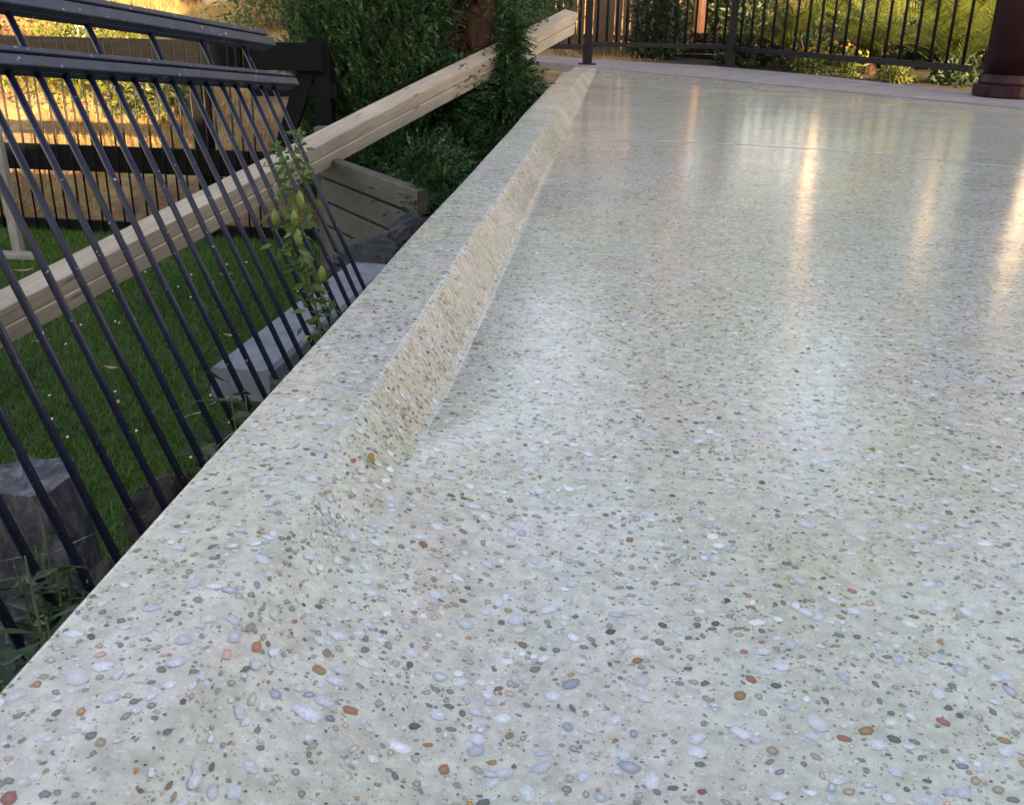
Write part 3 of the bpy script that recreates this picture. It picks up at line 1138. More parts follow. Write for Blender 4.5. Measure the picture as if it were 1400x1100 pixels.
for x0, x1 in ((-8.0, -4.92), (-4.9, -2.66), (-2.64, -2.08)):
    bfb('top_board', x0, x1, 0.20, 0.385)
    bfb('middle_board', x0, x1, -0.545, -0.36)
    bfb('bottom_board', x0, x1, -0.99, -0.91)
for x in (-7.2, -4.9, -3.02, -2.10):
    bfb('post', x - 0.055, x + 0.055, -1.1, 0.42, 7.055, 7.165)
mb = MB().box((-2.32 + 4.0, 0.03, 0.92), Vector((0.36, 0, 0.93)).normalized(), (0, 1, 0), Vector((0.93, 0, -0.36)).normalized(), 0.52, 0.03,
              0.06, 0.003)
mb.build('brace', M['black_timber'], bf)
bfb('gate_rail', -2.62, -2.0, 0.02, 0.12, 7.06, 7.11)
proto = None
for k in range(50):
    x = -6.9 + 0.088 * k
    if proto is None:
        proto = MB().tube([(0, 0, 0), (0, 0, 1.35)], 0.0075, 6).build('upright', M['fence_black'], bf, True)
        o = proto
    else:
        o = bpy.data.objects.new('upright', proto.data)
        COL.objects.link(o)
        o.parent = bf
    o.location = (x + 4.0 + rng.normal(0, 0.006), -0.075, 0.02)
    o.rotation_euler = (0, rng.normal(0, 0.008), 0)

# pale post and the plank on the ground in front of the black fence
e = MB().abox(-0.03, 0.03, -0.03, 0.03, 0, 0.86, 0.005).build('pale_post', M['pale_timber'])
e.location = (-4.02, 6.2, -1.02)
e.rotation_euler = (0, rad(-1.5), 0)
tag(e, 'pale weathered post standing in front of the black fence at the left edge', 'post')
e = MB().box((0, 0, 0), (1, 0, 0), (0, 1, 0), (0, 0, 1), 0.42, 0.05, 0.02, 0.004).build('loose_plank', M['pale_timber'])
e.location = (-4.28, 6.12, -0.97)
e.rotation_euler = (0, 0, rad(4))
tag(e, 'pale loose plank lying on the lawn at the foot of the pale post', 'plank')

# ------------------------------------------------------------------ tan sleeper wall, rocks, grey slab, stumps
W0, W1 = Vector((-1.80, 6.02, 0)), Vector((-0.98, 4.98, 0))
wd = (W1 - W0)
wl = wd.length
wd.normalize()
wall = empty('sleeper_wall', (W0 + W1) / 2 + Vector((0, 0, -0.95)))
tag(wall, 'low tan wall of stacked concrete sleepers under the conifer', 'wall')
wn_ = wd.cross(Vector((0, 0, 1)))
zs = [-0.93, -0.64, -0.49, -0.346, -0.205, -0.075]
for k in range(4):
    z0, z1 = zs[k] + 0.008, zs[k + 1] - 0.008
    c = (W0 + W1) / 2 + Vector((0, 0, (z0 + z1) / 2)) + wn_ * rng.normal(0, 0.003) - Vector(wall.location)
    MB().box(c, wd, wn_, (0, 0, 1), wl / 2, 0.035, (z1 - z0) / 2, 0.008).build('sleeper', M['tan_block'], wall)
c = W0 - wd * 0.03 - Vector(wall.location)
MB().abox(c.x - 0.035, c.x + 0.035, c.y - 0.05, c.y + 0.05, -0.05, 0.90, 0.004).build('end_post', M['tan_block'], wall)


def rock(loc, size, label, mat, seed, cat='rock', grp=None, flat=0.75):
    r_ = np.random.default_rng(seed)
    import bmesh
    bm = bmesh.new()
    bmesh.ops.create_icosphere(bm, subdivisions=4, radius=1.0)
    dirs = r_.normal(size=(16, 3))
    dirs /= np.linalg.norm(dirs, axis=1)[:, None]
    offs = r_.uniform(0.66, 0.92, 16)
    for v in bm.verts:
        p = np.array(v.co)
        for d_, o_ in zip(dirs, offs):         # cut flat facets
            k = p @ d_ - o_
            if k > 0:
                p = p - d_ * k * 0.85
        p *= 1 + 0.05 * math.sin(7 * p[0] + seed) * math.sin(6 * p[1]) + 0.03 * math.sin(19 * p[2] + 13 * p[0]) + r_.normal(0, 0.010)
        v.co = Vector((p[0] * size[0], p[1] * size[1], p[2] * size[2]))
    me = bpy.data.meshes.new('boulder')
    bm.to_mesh(me)
    bm.free()
    me.materials.append(M[mat])
    me.polygons.foreach_set('use_smooth', [False] * len(me.polygons))
    o = bpy.data.objects.new('boulder', me)
    COL.objects.link(o)
    o.location = loc
    o.rotation_euler = (0, 0, r_.uniform(0, 6))
    tag(o, label, cat, grp)
    return o


rock((-1.17, 4.55, -0.50), (0.20, 0.18, 0.16), 'blue black boulder at the far end of the grey slab', 'rock_dark', 3)
rock((-1.00, 4.78, -0.42), (0.13, 0.13, 0.13), 'small near black boulder against the tan sleeper wall', 'rock_dark', 5)
rock((-0.91, 1.80, -0.40), (0.11, 0.11, 0.14), 'brown lichened rock below the slab edge behind the bars', 'rock_brown', 11)
rock((-0.90, 1.52, -0.42), (0.09, 0.10, 0.14), 'grey rock beside the weathered timber stump', 'rock_brown', 14)
rock((-0.86, 2.32, -0.46), (0.10, 0.10, 0.10), 'small dark rock at the near end of the grey slab', 'rock_dark', 21)

o = MB().box((0, 0, 0), (1, 0, 0), (0, 1, 0), (0, 0, 1), 0.72, 0.105, 0.055, 0.014).build('concrete_sleeper', M['grey_block'])
o.location = (-1.165, 3.66, -0.505)
o.rotation_euler = (0, 0, rad(86.5))
tag(o, 'blue grey concrete sleeper lying along the slab behind the bars', 'sleeper')


def stump(loc, w, d, h, rz, seed, label):
    r_ = np.random.default_rng(seed)
    V, F = [], []
    n, rows = 20, 7
    for j in range(rows):
        z = h * j / (rows - 1)
        for i in range(n):
            a = 2 * math.pi * i / n
            c, s = math.cos(a), math.sin(a)
            k = 1 / max(abs(c), abs(s)) ** 0.82
            jag = 1 + r_.normal(0, 0.02) - (0.05 if j == rows - 1 else 0)
            V.append((w / 2 * c * k * jag, d / 2 * s * k * jag,
                      z + (r_.normal(0, 0.012) if j == rows - 1 else 0)))
    for j in range(rows - 1):
        for i in range(n):
            F.append((j * n + i, j * n + (i + 1) % n, (j + 1) * n + (i + 1) % n, (j + 1) * n + i))
    top = (rows - 1) * n
    ci = len(V)
    V.append((0, 0, h - 0.012))
    for i in range(n):
        F.append((top + i, top + (i + 1) % n, ci))
    o = mesh_obj('timber_stump', V, F, M['grey_timber'])
    o.location = loc
    o.rotation_euler = (rad(2), rad(-3), rz)
    tag(o, label, 'stump')
    return o


stump((-1.165, 1.74, -0.95), 0.215, 0.18, 0.72, rad(20), 2, 'weathered grey square timber stump beside the leaning bars')
stump((-1.24, 1.36, -0.95), 0.13, 0.15, 0.62, rad(35), 4, 'smaller grey timber stump cut off by the left edge')

# ------------------------------------------------------------------ vegetation helpers
def leaf_mesh_arrays(pts, dirs, nrm, L, W, fold=0.25):
    """two-quad folded leaves: base, two sides, tip -> 2 tris each side"""
    pts, dirs, nrm = np.asarray(pts), np.asarray(dirs), np.asarray(nrm)
    dirs = dirs / (np.linalg.norm(dirs, axis=1)[:, None] + 1e-9)
    sdv = np.cross(dirs, nrm)
    sdv /= (np.linalg.norm(sdv, axis=1)[:, None] + 1e-9)
    up = np.cross(sdv, dirs)
    L = np.asarray(L).reshape(-1, 1)
    W = np.asarray(W).reshape(-1, 1)
    a = pts
    m1 = pts + dirs * L * 0.45 + sdv * W * 0.5 + up * W * fold
    m2 = pts + dirs * L * 0.45 - sdv * W * 0.5 + up * W * fold
    tip = pts + dirs * L
    V = np.stack([a, m1, tip, m2], 1).reshape(-1, 3)
    n = len(pts)
    i = np.arange(n) * 4
    T = np.concatenate([np.stack([i, i + 1, i + 2], 1), np.stack([i, i + 2, i + 3], 1)])
    return V, T


def rand_dirs(n):
    d = rng.normal(size=(n, 3))
    return d / np.linalg.norm(d, axis=1)[:, None]


# ------------------------------------------------------------------ the conifer beside the slab
CT = Vector((-1.72, 8.05, 0))
con = empty('conifer_tree', (CT.x, CT.y, -0.85))
tag(con, 'dense dark green conifer drooping over the pine beams beside the slab', 'tree')
mb = MB()
TX, TY = 0.52, 0.02
mb.tube([(TX, TY, 0), (TX + 0.03, TY, 0.8), (TX + 0.05, TY, 1.6), (TX, TY, 3.0), (0.3, 0, 5.0), (0.2, 0, 6.6)],
        [0.17, 0.14, 0.13, 0.10, 0.06, 0.02], 12)
mb.tube([(TX - 0.16, TY + 0.1, 0), (TX - 0.14, TY + 0.05, 1.2), (TX - 0.2, TY + 0.1, 2.6), (0.0, 0.1, 5.0)], [0.09, 0.08, 0.06, 0.02], 9)
for k in range(30):
    z = 0.5 + 2.2 * rng.random()
    a = rng.uniform(0, 6.28)
    st = Vector((TX, TY, z))
    d = Vector((math.cos(a), math.sin(a), 0.25))
    mb.tube([st, st + d * 0.2, st + d * 0.36 + Vector((0, 0, 0.15))], [0.022, 0.014, 0.006], 5)
for k in range(60):     # dead twigs around the open gap by the trunk
    z = 0.95 + 0.9 * rng.random()
    a = rng.uniform(-2.8, 0.2)
    st = Vector((TX, TY - 0.1, z))
    d = Vector((math.cos(a), math.sin(a), rng.uniform(-0.9, 0.9)))
    mb.tube([st, st + d * 0.2, st + d * 0.38 + Vector((0, 0, rng.uniform(-0.15, 0.1)))], [0.006, 0.004, 0.002], 4)
mb.build('trunk', M['bark_brown'], con, True)


def conifer_sprays(n):
    """sprays of scale foliage through the crown, thick at its shell, upright like flames"""
    base, dirs = [], []
    while len(base) < n:
        z = rng.uniform(-0.1, 4.6)
        a = rng.uniform(0, 2 * math.pi)
        R_ = 0.86 * (1 - 0.10 * max(0, z - 2.5)) * (1 + 0.09 * math.sin(3 * a + z) + 0.10 * math.sin(8 * a - 1.5 * z))
        depth = rng.random() ** 1.5 * 0.55
        r = R_ * (1 - depth)
        x, y = r * math.cos(a) * 0.95, r * math.sin(a)
        # open dark gap where the trunk shows
        if -0.16 < x - 0.52 < 0.24 and y < 0.0 and 1.1 < z < 2.2 and rng.random() < 0.95:
            continue
        if y > 0.35 and rng.random() < 0.7:
            continue
        if z > 2.4 and rng.random() < 0.75:
            continue
        if x < 0.25:     # flame-like upright plumes with dark gaps between
            if math.sin(9 * a + 0.9 * z) * math.sin(4 * a - 0.6 * z) < -0.35 and depth < 0.2:
                continue
        base.append((x, y, z))
        up_ = rng.uniform(0.4, 1.3) if x < 0.25 else rng.uniform(-0.6, 0.9)
        dirs.append((math.cos(a) * 0.55 + rng.normal(0, 0.3), math.sin(a) * 0.55 + rng.normal(0, 0.3), up_))
    return np.array(base), np.array(dirs)


def spray_cloud(B, D, Lm=0.12, k=11, leafL=0.030, leafW=0.013):
    D = D / np.linalg.norm(D, axis=1)[:, None]
    n = len(B)
    rnd = rand_dirs(n)
    S = np.cross(D, rnd)
    S /= np.linalg.norm(S, axis=1)[:, None]
    Nn = np.cross(S, D)
    L = Lm * rng.uniform(0.6, 1.4, n)
    P_, Dd, Nr, LL, WW = [], [], [], [], []
    for j in range(k):
        t = j / (k - 1)
        sgn = 1 if j % 2 else -1
        P_.append(B + D * (L * t)[:, None] + Nn * (0.02 * t * t))
        dd = D + S * sgn * (0.75 * (1 - 0.6 * t)) + rng.normal(0, 0.12, (n, 3))
        Dd.append(dd)
        Nr.append(Nn + rng.normal(0, 0.25, (n, 3)))
        LL.append(leafL * (1.15 - 0.5 * t) * rng.uniform(0.7, 1.3, n) * L / Lm)
        WW.append(np.full(n, leafW) * rng.uniform(0.7, 1.3, n))
    return leaf_mesh_arrays(np.concatenate(P_), np.concatenate(Dd), np.concatenate(Nr), np.concatenate(LL),
                            np.concatenate(WW))


B, D = conifer_sprays(32000)
# boughs: one hanging over the beams near the corner, loose ones below them
extra_b, extra_d = [], []
BOUGHS = ((-0.86, 7.75, 0.36, 0.07, 0.10, 0.22, 300), (-0.78, 7.60, 0.05, 0.16, 0.18, 0.20, 420),
          (-0.78, 9.5, 0.75, 0.26, 0.3, 0.30, 420), (-1.0, 8.6, 0.75, 0.30, 0.3, 0.35, 420),
          (-1.02, 6.95, -0.42, 0.28, 0.30, 0.30, 900), (-1.15, 6.40, -0.50, 0.26, 0.30, 0.30, 900),
          (-0.85, 6.9, -0.50, 0.22, 0.30, 0.34, 700), (-1.22, 5.95, -0.62, 0.20, 0.25, 0.28, 560),
          (-0.80, 6.1, -0.60, 0.20, 0.35, 0.34, 600), (-1.45, 6.95, -0.55, 0.30, 0.25, 0.40, 700),
          (-1.04, 5.45, -0.26, 0.19, 0.16, 0.16, 800), (-0.90, 5.15, -0.36, 0.15, 0.18, 0.20, 700),
          (-0.85, 5.4, -0.55, 0.18, 0.3, 0.3, 500),
          (-0.78, 7.6, -0.45, 0.22, 0.4, 0.40, 500), (-1.35, 7.4, -0.1, 0.35, 0.25, 0.4, 700))
for (cx_, cy_, cz_, rx, ry, rz_, cnt_) in BOUGHS:
    cx_, cy_, cz_ = cx_ - con.location.x, cy_ - con.location.y, cz_ - con.location.z
    d_ = rand_dirs(cnt_) * (rng.random((cnt_, 1)) ** 0.4)
    extra_b.append(np.array([cx_, cy_, cz_]) + d_ * np.array([rx, ry, rz_]))
    dd = d_ * 0.8 + np.array([0.25, -0.5, -0.35])
    extra_d.append(dd)
B = np.concatenate([B] + extra_b)
D = np.concatenate([D] + extra_d)
V, T = spray_cloud(B, D)
big_tris('crown', V, T, M['cypress'], con)


# ------------------------------------------------------------------ gum trees on the hillside
def leafy_crown(centres, radii, n, L, W):
    c = np.array(centres)
    r = np.array(radii)
    pick = rng.choice(len(c), n, p=r ** 2 / np.sum(r ** 2))
    d = rand_dirs(n) * (rng.random((n, 1)) ** 0.5)
    P_ = c[pick] + d * r[pick][:, None] * np.array([1, 1, 0.75])
    dirs = rand_dirs(n) * 0.6 + np.array([0, 0, -0.7])
    return leaf_mesh_arrays(P_, dirs, rand_dirs(n), L * rng.uniform(0.6, 1.3, n), W * rng.uniform(0.7, 1.3, n), 0.1)


def gum_tree(x, y, h, tr, bark, label, leafm='gum_leaf', lean=0.0, nleaf=2600, spread=1.0, crown_from=0.45, leaf=(0.20, 0.07)):
    z = ground_z(x, y)
    e = empty('gum_tree', (x, y, z - 0.1))
    tag(e, label, 'tree', 'trees on the bank behind the patio')
    mb = MB()
    pts, rr = [], []
    for k in range(8):
        t = k / 7
        pts.append((lean * t * h + 0.12 * math.sin(k * 1.3 + x), 0.1 * math.sin(k * 0.9 + y), h * t * 0.92))
        rr.append(tr * (1.15 - 0.95 * t) if k else tr * 1.35)
    mb.tube(pts, rr, 10)
    cs, rs = [], []
    for k in range(9):
        t = crown_from + (0.97 - crown_from) * k / 8
        i = min(int(t * 7), 6)
        p0_ = Vector(pts[i]).lerp(Vector(pts[i + 1]), t * 7 - i)
        a = k * 2.4 + x
        ln = spread * h * 0.22 * (1.25 - 0.75 * t) * rng.uniform(0.8, 1.3)
        p1 = p0_ + Vector((math.cos(a), math.sin(a), 0.55)) * ln
        mb.tube([p0_, p0_.lerp(p1, 0.5) + Vector((0, 0, 0.1)), p1], [tr * 0.42 * (1.2 - t), tr * 0.25 * (1.2 - t), 0.012], 6)
        cs.append(p1)
        rs.append(spread * h * 0.115 * rng.uniform(0.75, 1.3))
        cs.append(p0_.lerp(p1, 0.55) + Vector((0, 0, 0.3)))
        rs.append(spread * h * 0.085 * rng.uniform(0.7, 1.2))
    mb.build('trunk', M[bark], e, True)
    V, T = leafy_crown([tuple(c) for c in cs], rs, nleaf, *leaf)
    big_tris('crown', V, T, M[leafm], e)
    return e


gum_tree(-5.70, 14.0, 9.5, 0.15, 'bark_white', 'white trunked gum tree on the sunlit bank beyond the black fence', lean=-0.02)
gum_tree(-6.05, 14.1, 8.0, 0.12, 'bark_grey', 'dark trunked tree just left of the white gum on the bank', lean=-0.03)
gum_tree(-6.35, 11.6, 8.0, 0.11, 'bark_white', 'white trunked gum seen low between the leaning bars', lean=-0.05)
gum_tree(-3.9, 19.0, 9.0, 0.17, 'bark_grey', 'grey barked tree on the bank right of the white gum')
gum_tree(-9.5, 17.0, 10.0, 0.2, 'bark_grey', 'broad grey barked tree high on the bank at the left')
gum_tree(0.93, 15.6, 7.5, 0.10, 'bark_brown', 'slim red brown trunk behind the back pool fence', crown_from=0.5, nleaf=2200)
gum_tree(1.9, 21.0, 9.0, 0.20, 'bark_grey', 'tall grey tree behind the middle of the pool fence', nleaf=4600, crown_from=0.25)
gum_tree(4.95, 17.0, 11.0, 0.13, 'bark_white', 'tall white trunked gum behind the cycads', nleaf=2600, crown_from=0.66)
gum_tree(3.2, 17.2, 10.5, 0.11, 'bark_white', 'slender white trunked gum left of the tall white gum', nleaf=2400, crown_from=0.7)
gum_tree(5.85, 15.4, 7.4, 0.16, 'bark_white', 'yellow leaved pale trunked tree beyond the maroon column', 'bush_leaf', nleaf=7500, crown_from=0.42, spread=1.15)
gum_tree(1.3, 25.0, 11.0, 0.2, 'bark_grey', 'far grey tree rising behind the middle fence post', nleaf=5200, crown_from=0.25)


FAR_LABELS = ['far bushy tree at the left end of the row on the hill', 'far bushy tree behind the broad grey barked tree',
              'far bushy tree behind the white trunked gum', 'far bushy tree in line with the conifer',
              'far bushy tree in line with the middle fence post', 'far bushy tree behind the tall white gums',
              'far bushy tree in line with the maroon column', 'far bushy tree at the right end of the row on the hill']
for k, (x, y, h) in enumerate(((-13.0, 29.0, 6.5), (-8.6, 31.0, 6.0), (-4.6, 29.0, 5.6), (-0.8, 31.0, 5.2), (2.6, 29.5, 6.4), (6.2, 31.0, 6.0),
                               (9.6, 29.0, 6.6), (13.5, 28.0, 6.2))):
    gum_tree(x, y, h, 0.13, 'bark_grey', FAR_LABELS[k], ['gum_leaf', 'bark_leaf', 'dark_leaf'][k % 3] if k % 3 != 1 else 'gum_leaf',
             nleaf=4200, spread=2.0, crown_from=0.12, leaf=(0.34, 0.14))


def bush(x, y, r, h, mat, label, n=900, L=0.09, W=0.035, name='shrub', grp='shrubs on the bank', zoff=0.0):
    z = ground_z(x, y) + zoff
    e = empty(name, (x, y, z))
    tag(e, label, 'shrub', grp)
    mb = MB()
    for k in range(7):
        a = k * 0.9 + x
        mb.tube([(0, 0, -0.05), (math.cos(a) * r * 0.35, math.sin(a) * r * 0.35, h * 0.5),
                 (math.cos(a) * r * 0.7, math.sin(a) * r * 0.7, h * 0.85)], [0.014, 0.01, 0.004], 5)
    mb.build('stems', M['bark_grey'], e)
    d = rand_dirs(n) * (rng.random((n, 1)) ** 0.35)
    d[:, 2] = np.abs(d[:, 2]) * 1.9 - 0.9
    lob = 1 + 0.22 * np.sin(5 * np.arctan2(d[:, 1], d[:, 0]) + x)
    P_ = np.stack([d[:, 0] * r * lob, d[:, 1] * r * lob, h * 0.5 + d[:, 2] * h * 0.5], 1)
    V, T = leaf_mesh_arrays(P_, rand_dirs(n) + np.array([0, 0, 0.3]), rand_dirs(n), L * rng.uniform(0.6, 1.4, n),
                            W * rng.uniform(0.6, 1.4, n))
    big_tris('foliage', V, T, M[mat], e)
    return e


bush(-5.15, 10.0, 0.85, 0.95, 'bush_leaf', 'yellow green sunlit shrub seen between the leaning bars', 1600)
bush(-5.05, 14.6, 0.6, 1.1, 'bush_leaf', 'light green shrub above the end of the leaning top rail', 1200)
bush(-4.3, 12.6, 0.7, 0.8, 'gum_leaf', 'olive green shrub left of the conifer on the bank', 1000)
bush(-6.9, 9.5, 0.55, 0.5, 'bush_leaf', 'low yellowish shrub on the bank at the far left', 700)
bush(-6.0, 10.6, 0.5, 0.6, 'bush_leaf', 'bright green shrub left of the larger sunlit shrub', 900)
bush(-4.55, 9.6, 0.4, 0.5, 'gum_leaf', 'dull green shrub right of the larger sunlit shrub', 700)
bush(-7.6, 11.4, 0.8, 0.7, 'bark_leaf', 'brown dead shrub on the bank at the left', 1000)
bush(-3.3, 10.8, 0.5, 0.55, 'gum_leaf', 'small dull green shrub near the diagonal brace', 600)
bush(0.42, 13.9, 0.36, 1.7, 'dark_leaf', 'narrow dark green shrub behind the left pool fence panel', 3600, 0.10, 0.035)
bush(1.55, 17.2, 0.8, 1.6, 'dark_leaf', 'wide dark shrub far behind the middle of the pool fence', 3000, 0.14, 0.05)
bush(1.75, 13.3, 0.5, 0.9, 'dark_leaf', 'dark green bush left of the cycads behind the fence', 1500, 0.10, 0.03)
bush(1.35, 13.0, 0.3, 0.45, 'dark_leaf', 'little dark shrub just right of the middle fence post', 900, 0.08, 0.025)
bush(3.3, 10.9, 0.25, 0.35, 'dark_leaf', 'little dark shrub at the fence foot beside the column', 700, 0.08, 0.025)
bush(5.3, 12.6, 0.8, 1.4, 'dark_leaf', 'large dark shrub half hidden by the maroon column', 2600, 0.12, 0.04)
bush(2.9, 14.3, 0.7, 1.3, 'dark_leaf', 'dark shrub between the cycads and the white gums', 2600, 0.12, 0.04)
bush(4.05, 14.2, 0.6, 1.2, 'dark_leaf', 'dark shrub behind the cycad nearest the column', 2400, 0.12, 0.04)
bush(4.9, 14.6, 0.9, 1.2, 'gum_leaf', 'olive shrub at the right behind the cycads', 1500)
bush(2.75, 11.0, 0.22, 0.24, 'bush_leaf', 'low yellow green ground plant below the middle cycad', 420, 0.07, 0.02)
bush(2.1, 12.3, 0.3, 0.5, 'dark_leaf', 'small dark shrub at the fence foot below the leftmost cycad', 700, 0.08, 0.02)

# brown paling fence and low dark wall behind the left pool fence panel
pf = empty('paling_fence', (-0.3, 15.0, -0.1))
tag(pf, 'brown timber paling fence behind the left pool fence panel', 'fence')
proto = None
for k in range(34):
    x = -2.9 + 0.106 * k
    if proto is None:
        proto = MB().abox(-0.048, 0.048, -0.008, 0.008, 0, 1.55, 0.002).build('paling', M['brown_timber'], pf)
        o = proto
    else:
        o = bpy.data.objects.new('paling', proto.data)
        COL.objects.link(o)
        o.parent = pf
    o.location = (x + rng.normal(0, 0.004), rng.normal(0, 0.003), rng.normal(0, 0.015))
for z in (0.3, 1.2):
    MB().box((-1.15, 0.035, z), (1, 0, 0), (0, 1, 0), (0, 0, 1), 1.80, 0.02, 0.035).build('rail', M['brown_timber'], pf)

lw = empty('low_dark_wall', (1.0, 14.4, -0.1))
tag(lw, 'low dark timber edging wall behind the middle of the pool fence', 'wall')
for k in range(3):
    MB().box((0, rng.normal(0, 0.004), 0.07 + 0.135 * k), Vector((1, -0.12, 0.0)).normalized(), (0, 1, 0), (0, 0, 1), 0.85, 0.03,
             0.065, 0.004).build('sleeper', M['black_timber'], lw)

# brick garden wall and dark screen rail at the right behind the fence
bw = empty('brick_wall', (4.75, 14.9, -0.15))
tag(bw, 'low grey brick garden wall at the right behind the pool fence', 'wall')
MB().box((0, 0.06, 0.35), (1, 0, 0), (0, 1, 0), (0, 0, 1), 0.8, 0.045, 0.36).build('mortar_core', M['mortar'], bw)
proto = None
for r_ in range(6):
    for c_ in range(7):
        x = -0.72 + 0.24 * c_ + (0.12 if r_ % 2 else 0)
        if x > 0.75:
            continue
        if proto is None:
            proto = MB().box((0, 0, 0), (1, 0, 0), (0, 1, 0), (0, 0, 1), 0.108, 0.05, 0.048, 0.004).build('brick', M['brick'], bw)
            o = proto
        else:
            o = bpy.data.objects.new('brick', proto.data)
            COL.objects.link(o)
            o.parent = bw
        o.location = (x, 0.0, 0.06 + 0.118 * r_)
sc = empty('timber_screen', (4.3, 16.2, 0.0))
tag(sc, 'dark horizontal screen rail on pale posts above the brick wall', 'screen')
MB().box((0, 0, 0.78), (1, 0, 0), (0, 1, 0), (0, 0, 1), 1.5, 0.03, 0.10, 0.004).build('rail', M['black_timber'], sc)
for k in range(6):
    MB().abox(-1.3 + 0.48 * k, -1.17 + 0.48 * k, 0.035, 0.07, -0.1, 1.25, 0.004).build('post', M['pale_timber'], sc)

# ------------------------------------------------------------------ cycads in the sun behind the fence
def frond_mesh():
    V, F = [], []
    n = 34
    for j in range(n):
        t = (j + 1) / n
        bx = t
        bz = 0.55 * t - 0.62 * t * t
        w = 0.24 * math.sin(math.pi * (0.12 + 0.86 * t)) ** 0.7
        for s in (-1, 1):
            i = len(V)
            V += [(bx - 0.006, 0, bz), (bx + 0.006, s * 0.002, bz), (bx + w * 0.55 + 0.004, s * w, bz + w * 0.3), (bx + w * 0.55 - 0.002, s * w, bz + w * 0.3)]
            F.append((i, i + 1, i + 2, i + 3))
    for j in range(n):          # midrib
        t0, t1 = j / n, (j + 1) / n
        i = len(V)
        for t in (t0, t1):
            V += [(t, -0.009 * (1.2 - t), 0.55 * t - 0.62 * t * t + 0.002), (t, 0.009 * (1.2 - t), 0.55 * t - 0.62 * t * t + 0.002)]
        F.append((i, i + 1, i + 3, i + 2))
    me = bpy.data.meshes.new('frond')
    me.from_pydata(V, [], F)
    me.materials.append(M['cycad_leaf'])
    return me


FROND = frond_mesh()


def cycad(x, y, size, nf, label):
    z = ground_z(x, y)
    e = empty('cycad', (x, y, z - 0.03))
    tag(e, label, 'palm', 'cycads behind the pool fence')
    mb = MB().tube([(0, 0, 0), (0, 0, 0.10), (0, 0, 0.27)], [0.08, 0.085, 0.05], 10)
    mb.build('trunk', M['bark_brown'], e)
    for k in range(nf):
        o = bpy.data.objects.new('frond', FROND)
        COL.objects.link(o)
        o.parent = e
        o.location = (0, 0, 0.24)
        tilt = rng.uniform(-1.05, -0.1)
        o.rotation_euler = (rng.normal(0, 0.2), tilt, k * 2.39996 + rng.normal(0, 0.2))
        s = size * rng.uniform(0.8, 1.15)
        o.scale = (s, s, s)
    return e


cycad(1.95, 12.75, 0.85, 22, 'leftmost green cycad behind the pool fence')
cycad(2.75, 12.15, 0.95, 26, 'large sunlit cycad in the middle behind the pool fence')
cycad(3.45, 11.35, 0.95, 26, 'yellow green cycad nearest the maroon column')
cycad(3.9, 13.1, 1.1, 24, 'taller cycad behind the others')
# low orange-flowered plants in front of the cycads
for k, (x, y) in enumerate(((2.05, 11.75), (2.36, 11.5))):
    e = empty('flower_clump', (x, y, ground_z(x, y) + 0.0))
    tag(e, ['orange flower clump below the leftmost cycad', 'second orange flower clump along the fence foot',
            'orange flower clump below the middle of the right fence panel', 'small orange flower clump by the middle post',
            'orange flower clump nearest the maroon column'][k], 'flowers', 'orange flowers along the fence')
    nl = 130
    P_ = np.stack([rng.normal(0, 0.10, nl), rng.normal(0, 0.10, nl), rng.uniform(0.0, 0.30, nl)], 1)
    V, T = leaf_mesh_arrays(P_, rand_dirs(nl) + np.array([0, 0, 0.8]), rand_dirs(nl), 0.09 * rng.uniform(0.6, 1.4, nl), 0.03 * np.ones(nl))
    big_tris('leaves', V, T, M['bush_leaf'], e)
    nl = 30
    P_ = np.stack([rng.normal(0, 0.10, nl), rng.normal(0, 0.10, nl), rng.uniform(0.22, 0.42, nl)], 1)
    V, T = leaf_mesh_arrays(P_, rand_dirs(nl), rand_dirs(nl), 0.05 * np.ones(nl), 0.035 * np.ones(nl))
    tag(big_tris('flowers', V, T, M['flower'], e), kind='stuff')

# ------------------------------------------------------------------ plants below the slab edge
def weed(x, y, z, h, n, label, L=0.07, W=0.022, spread=0.10, name='weed', mat='weed_leaf', flop=0.5):
    e = empty(name, (x, y, z))
    tag(e, label, 'weed', 'weeds in the garden bed')
    mb = MB()
    P_, D_ = [], []
    ns_ = max(5, n // 14)
    for k in range(ns_):
        a = rng.uniform(0, 6.28)
        rr = spread * rng.random()
        hh = h * rng.uniform(0.6, 1.05)
        p0_, p1 = Vector((rr * 0.3 * math.cos(a), rr * 0.3 * math.sin(a), 0)), Vector((rr * math.cos(a), rr * math.sin(a), hh))
        mb.tube([p0_, p0_.lerp(p1, 0.5) + Vector((0, 0, 0.03)), p1], [0.0035, 0.003, 0.0015], 5)
        for j in range(n // ns_):
            t = rng.uniform(0.25, 1.0)
            P_.append(tuple(p0_.lerp(p1, t)))
            b_ = rng.uniform(0, 6.28)
            D_.append((math.cos(b_), math.sin(b_), rng.uniform(-flop, 0.6)))
    mb.build('stems', M['stem'], e)
    P_, D_ = np.array(P_), np.array(D_)
    m_ = len(P_)
    V, T = leaf_mesh_arrays(P_, D_, np.tile([0, 0, 1.0], (m_, 1)) + rng.normal(0, 0.3, (m_, 3)), L * rng.uniform(0.6, 1.4, m_),
                            W * rng.uniform(0.7, 1.3, m_), 0.2)
    big_tris('leaves', V, T, M[mat], e)
    return e


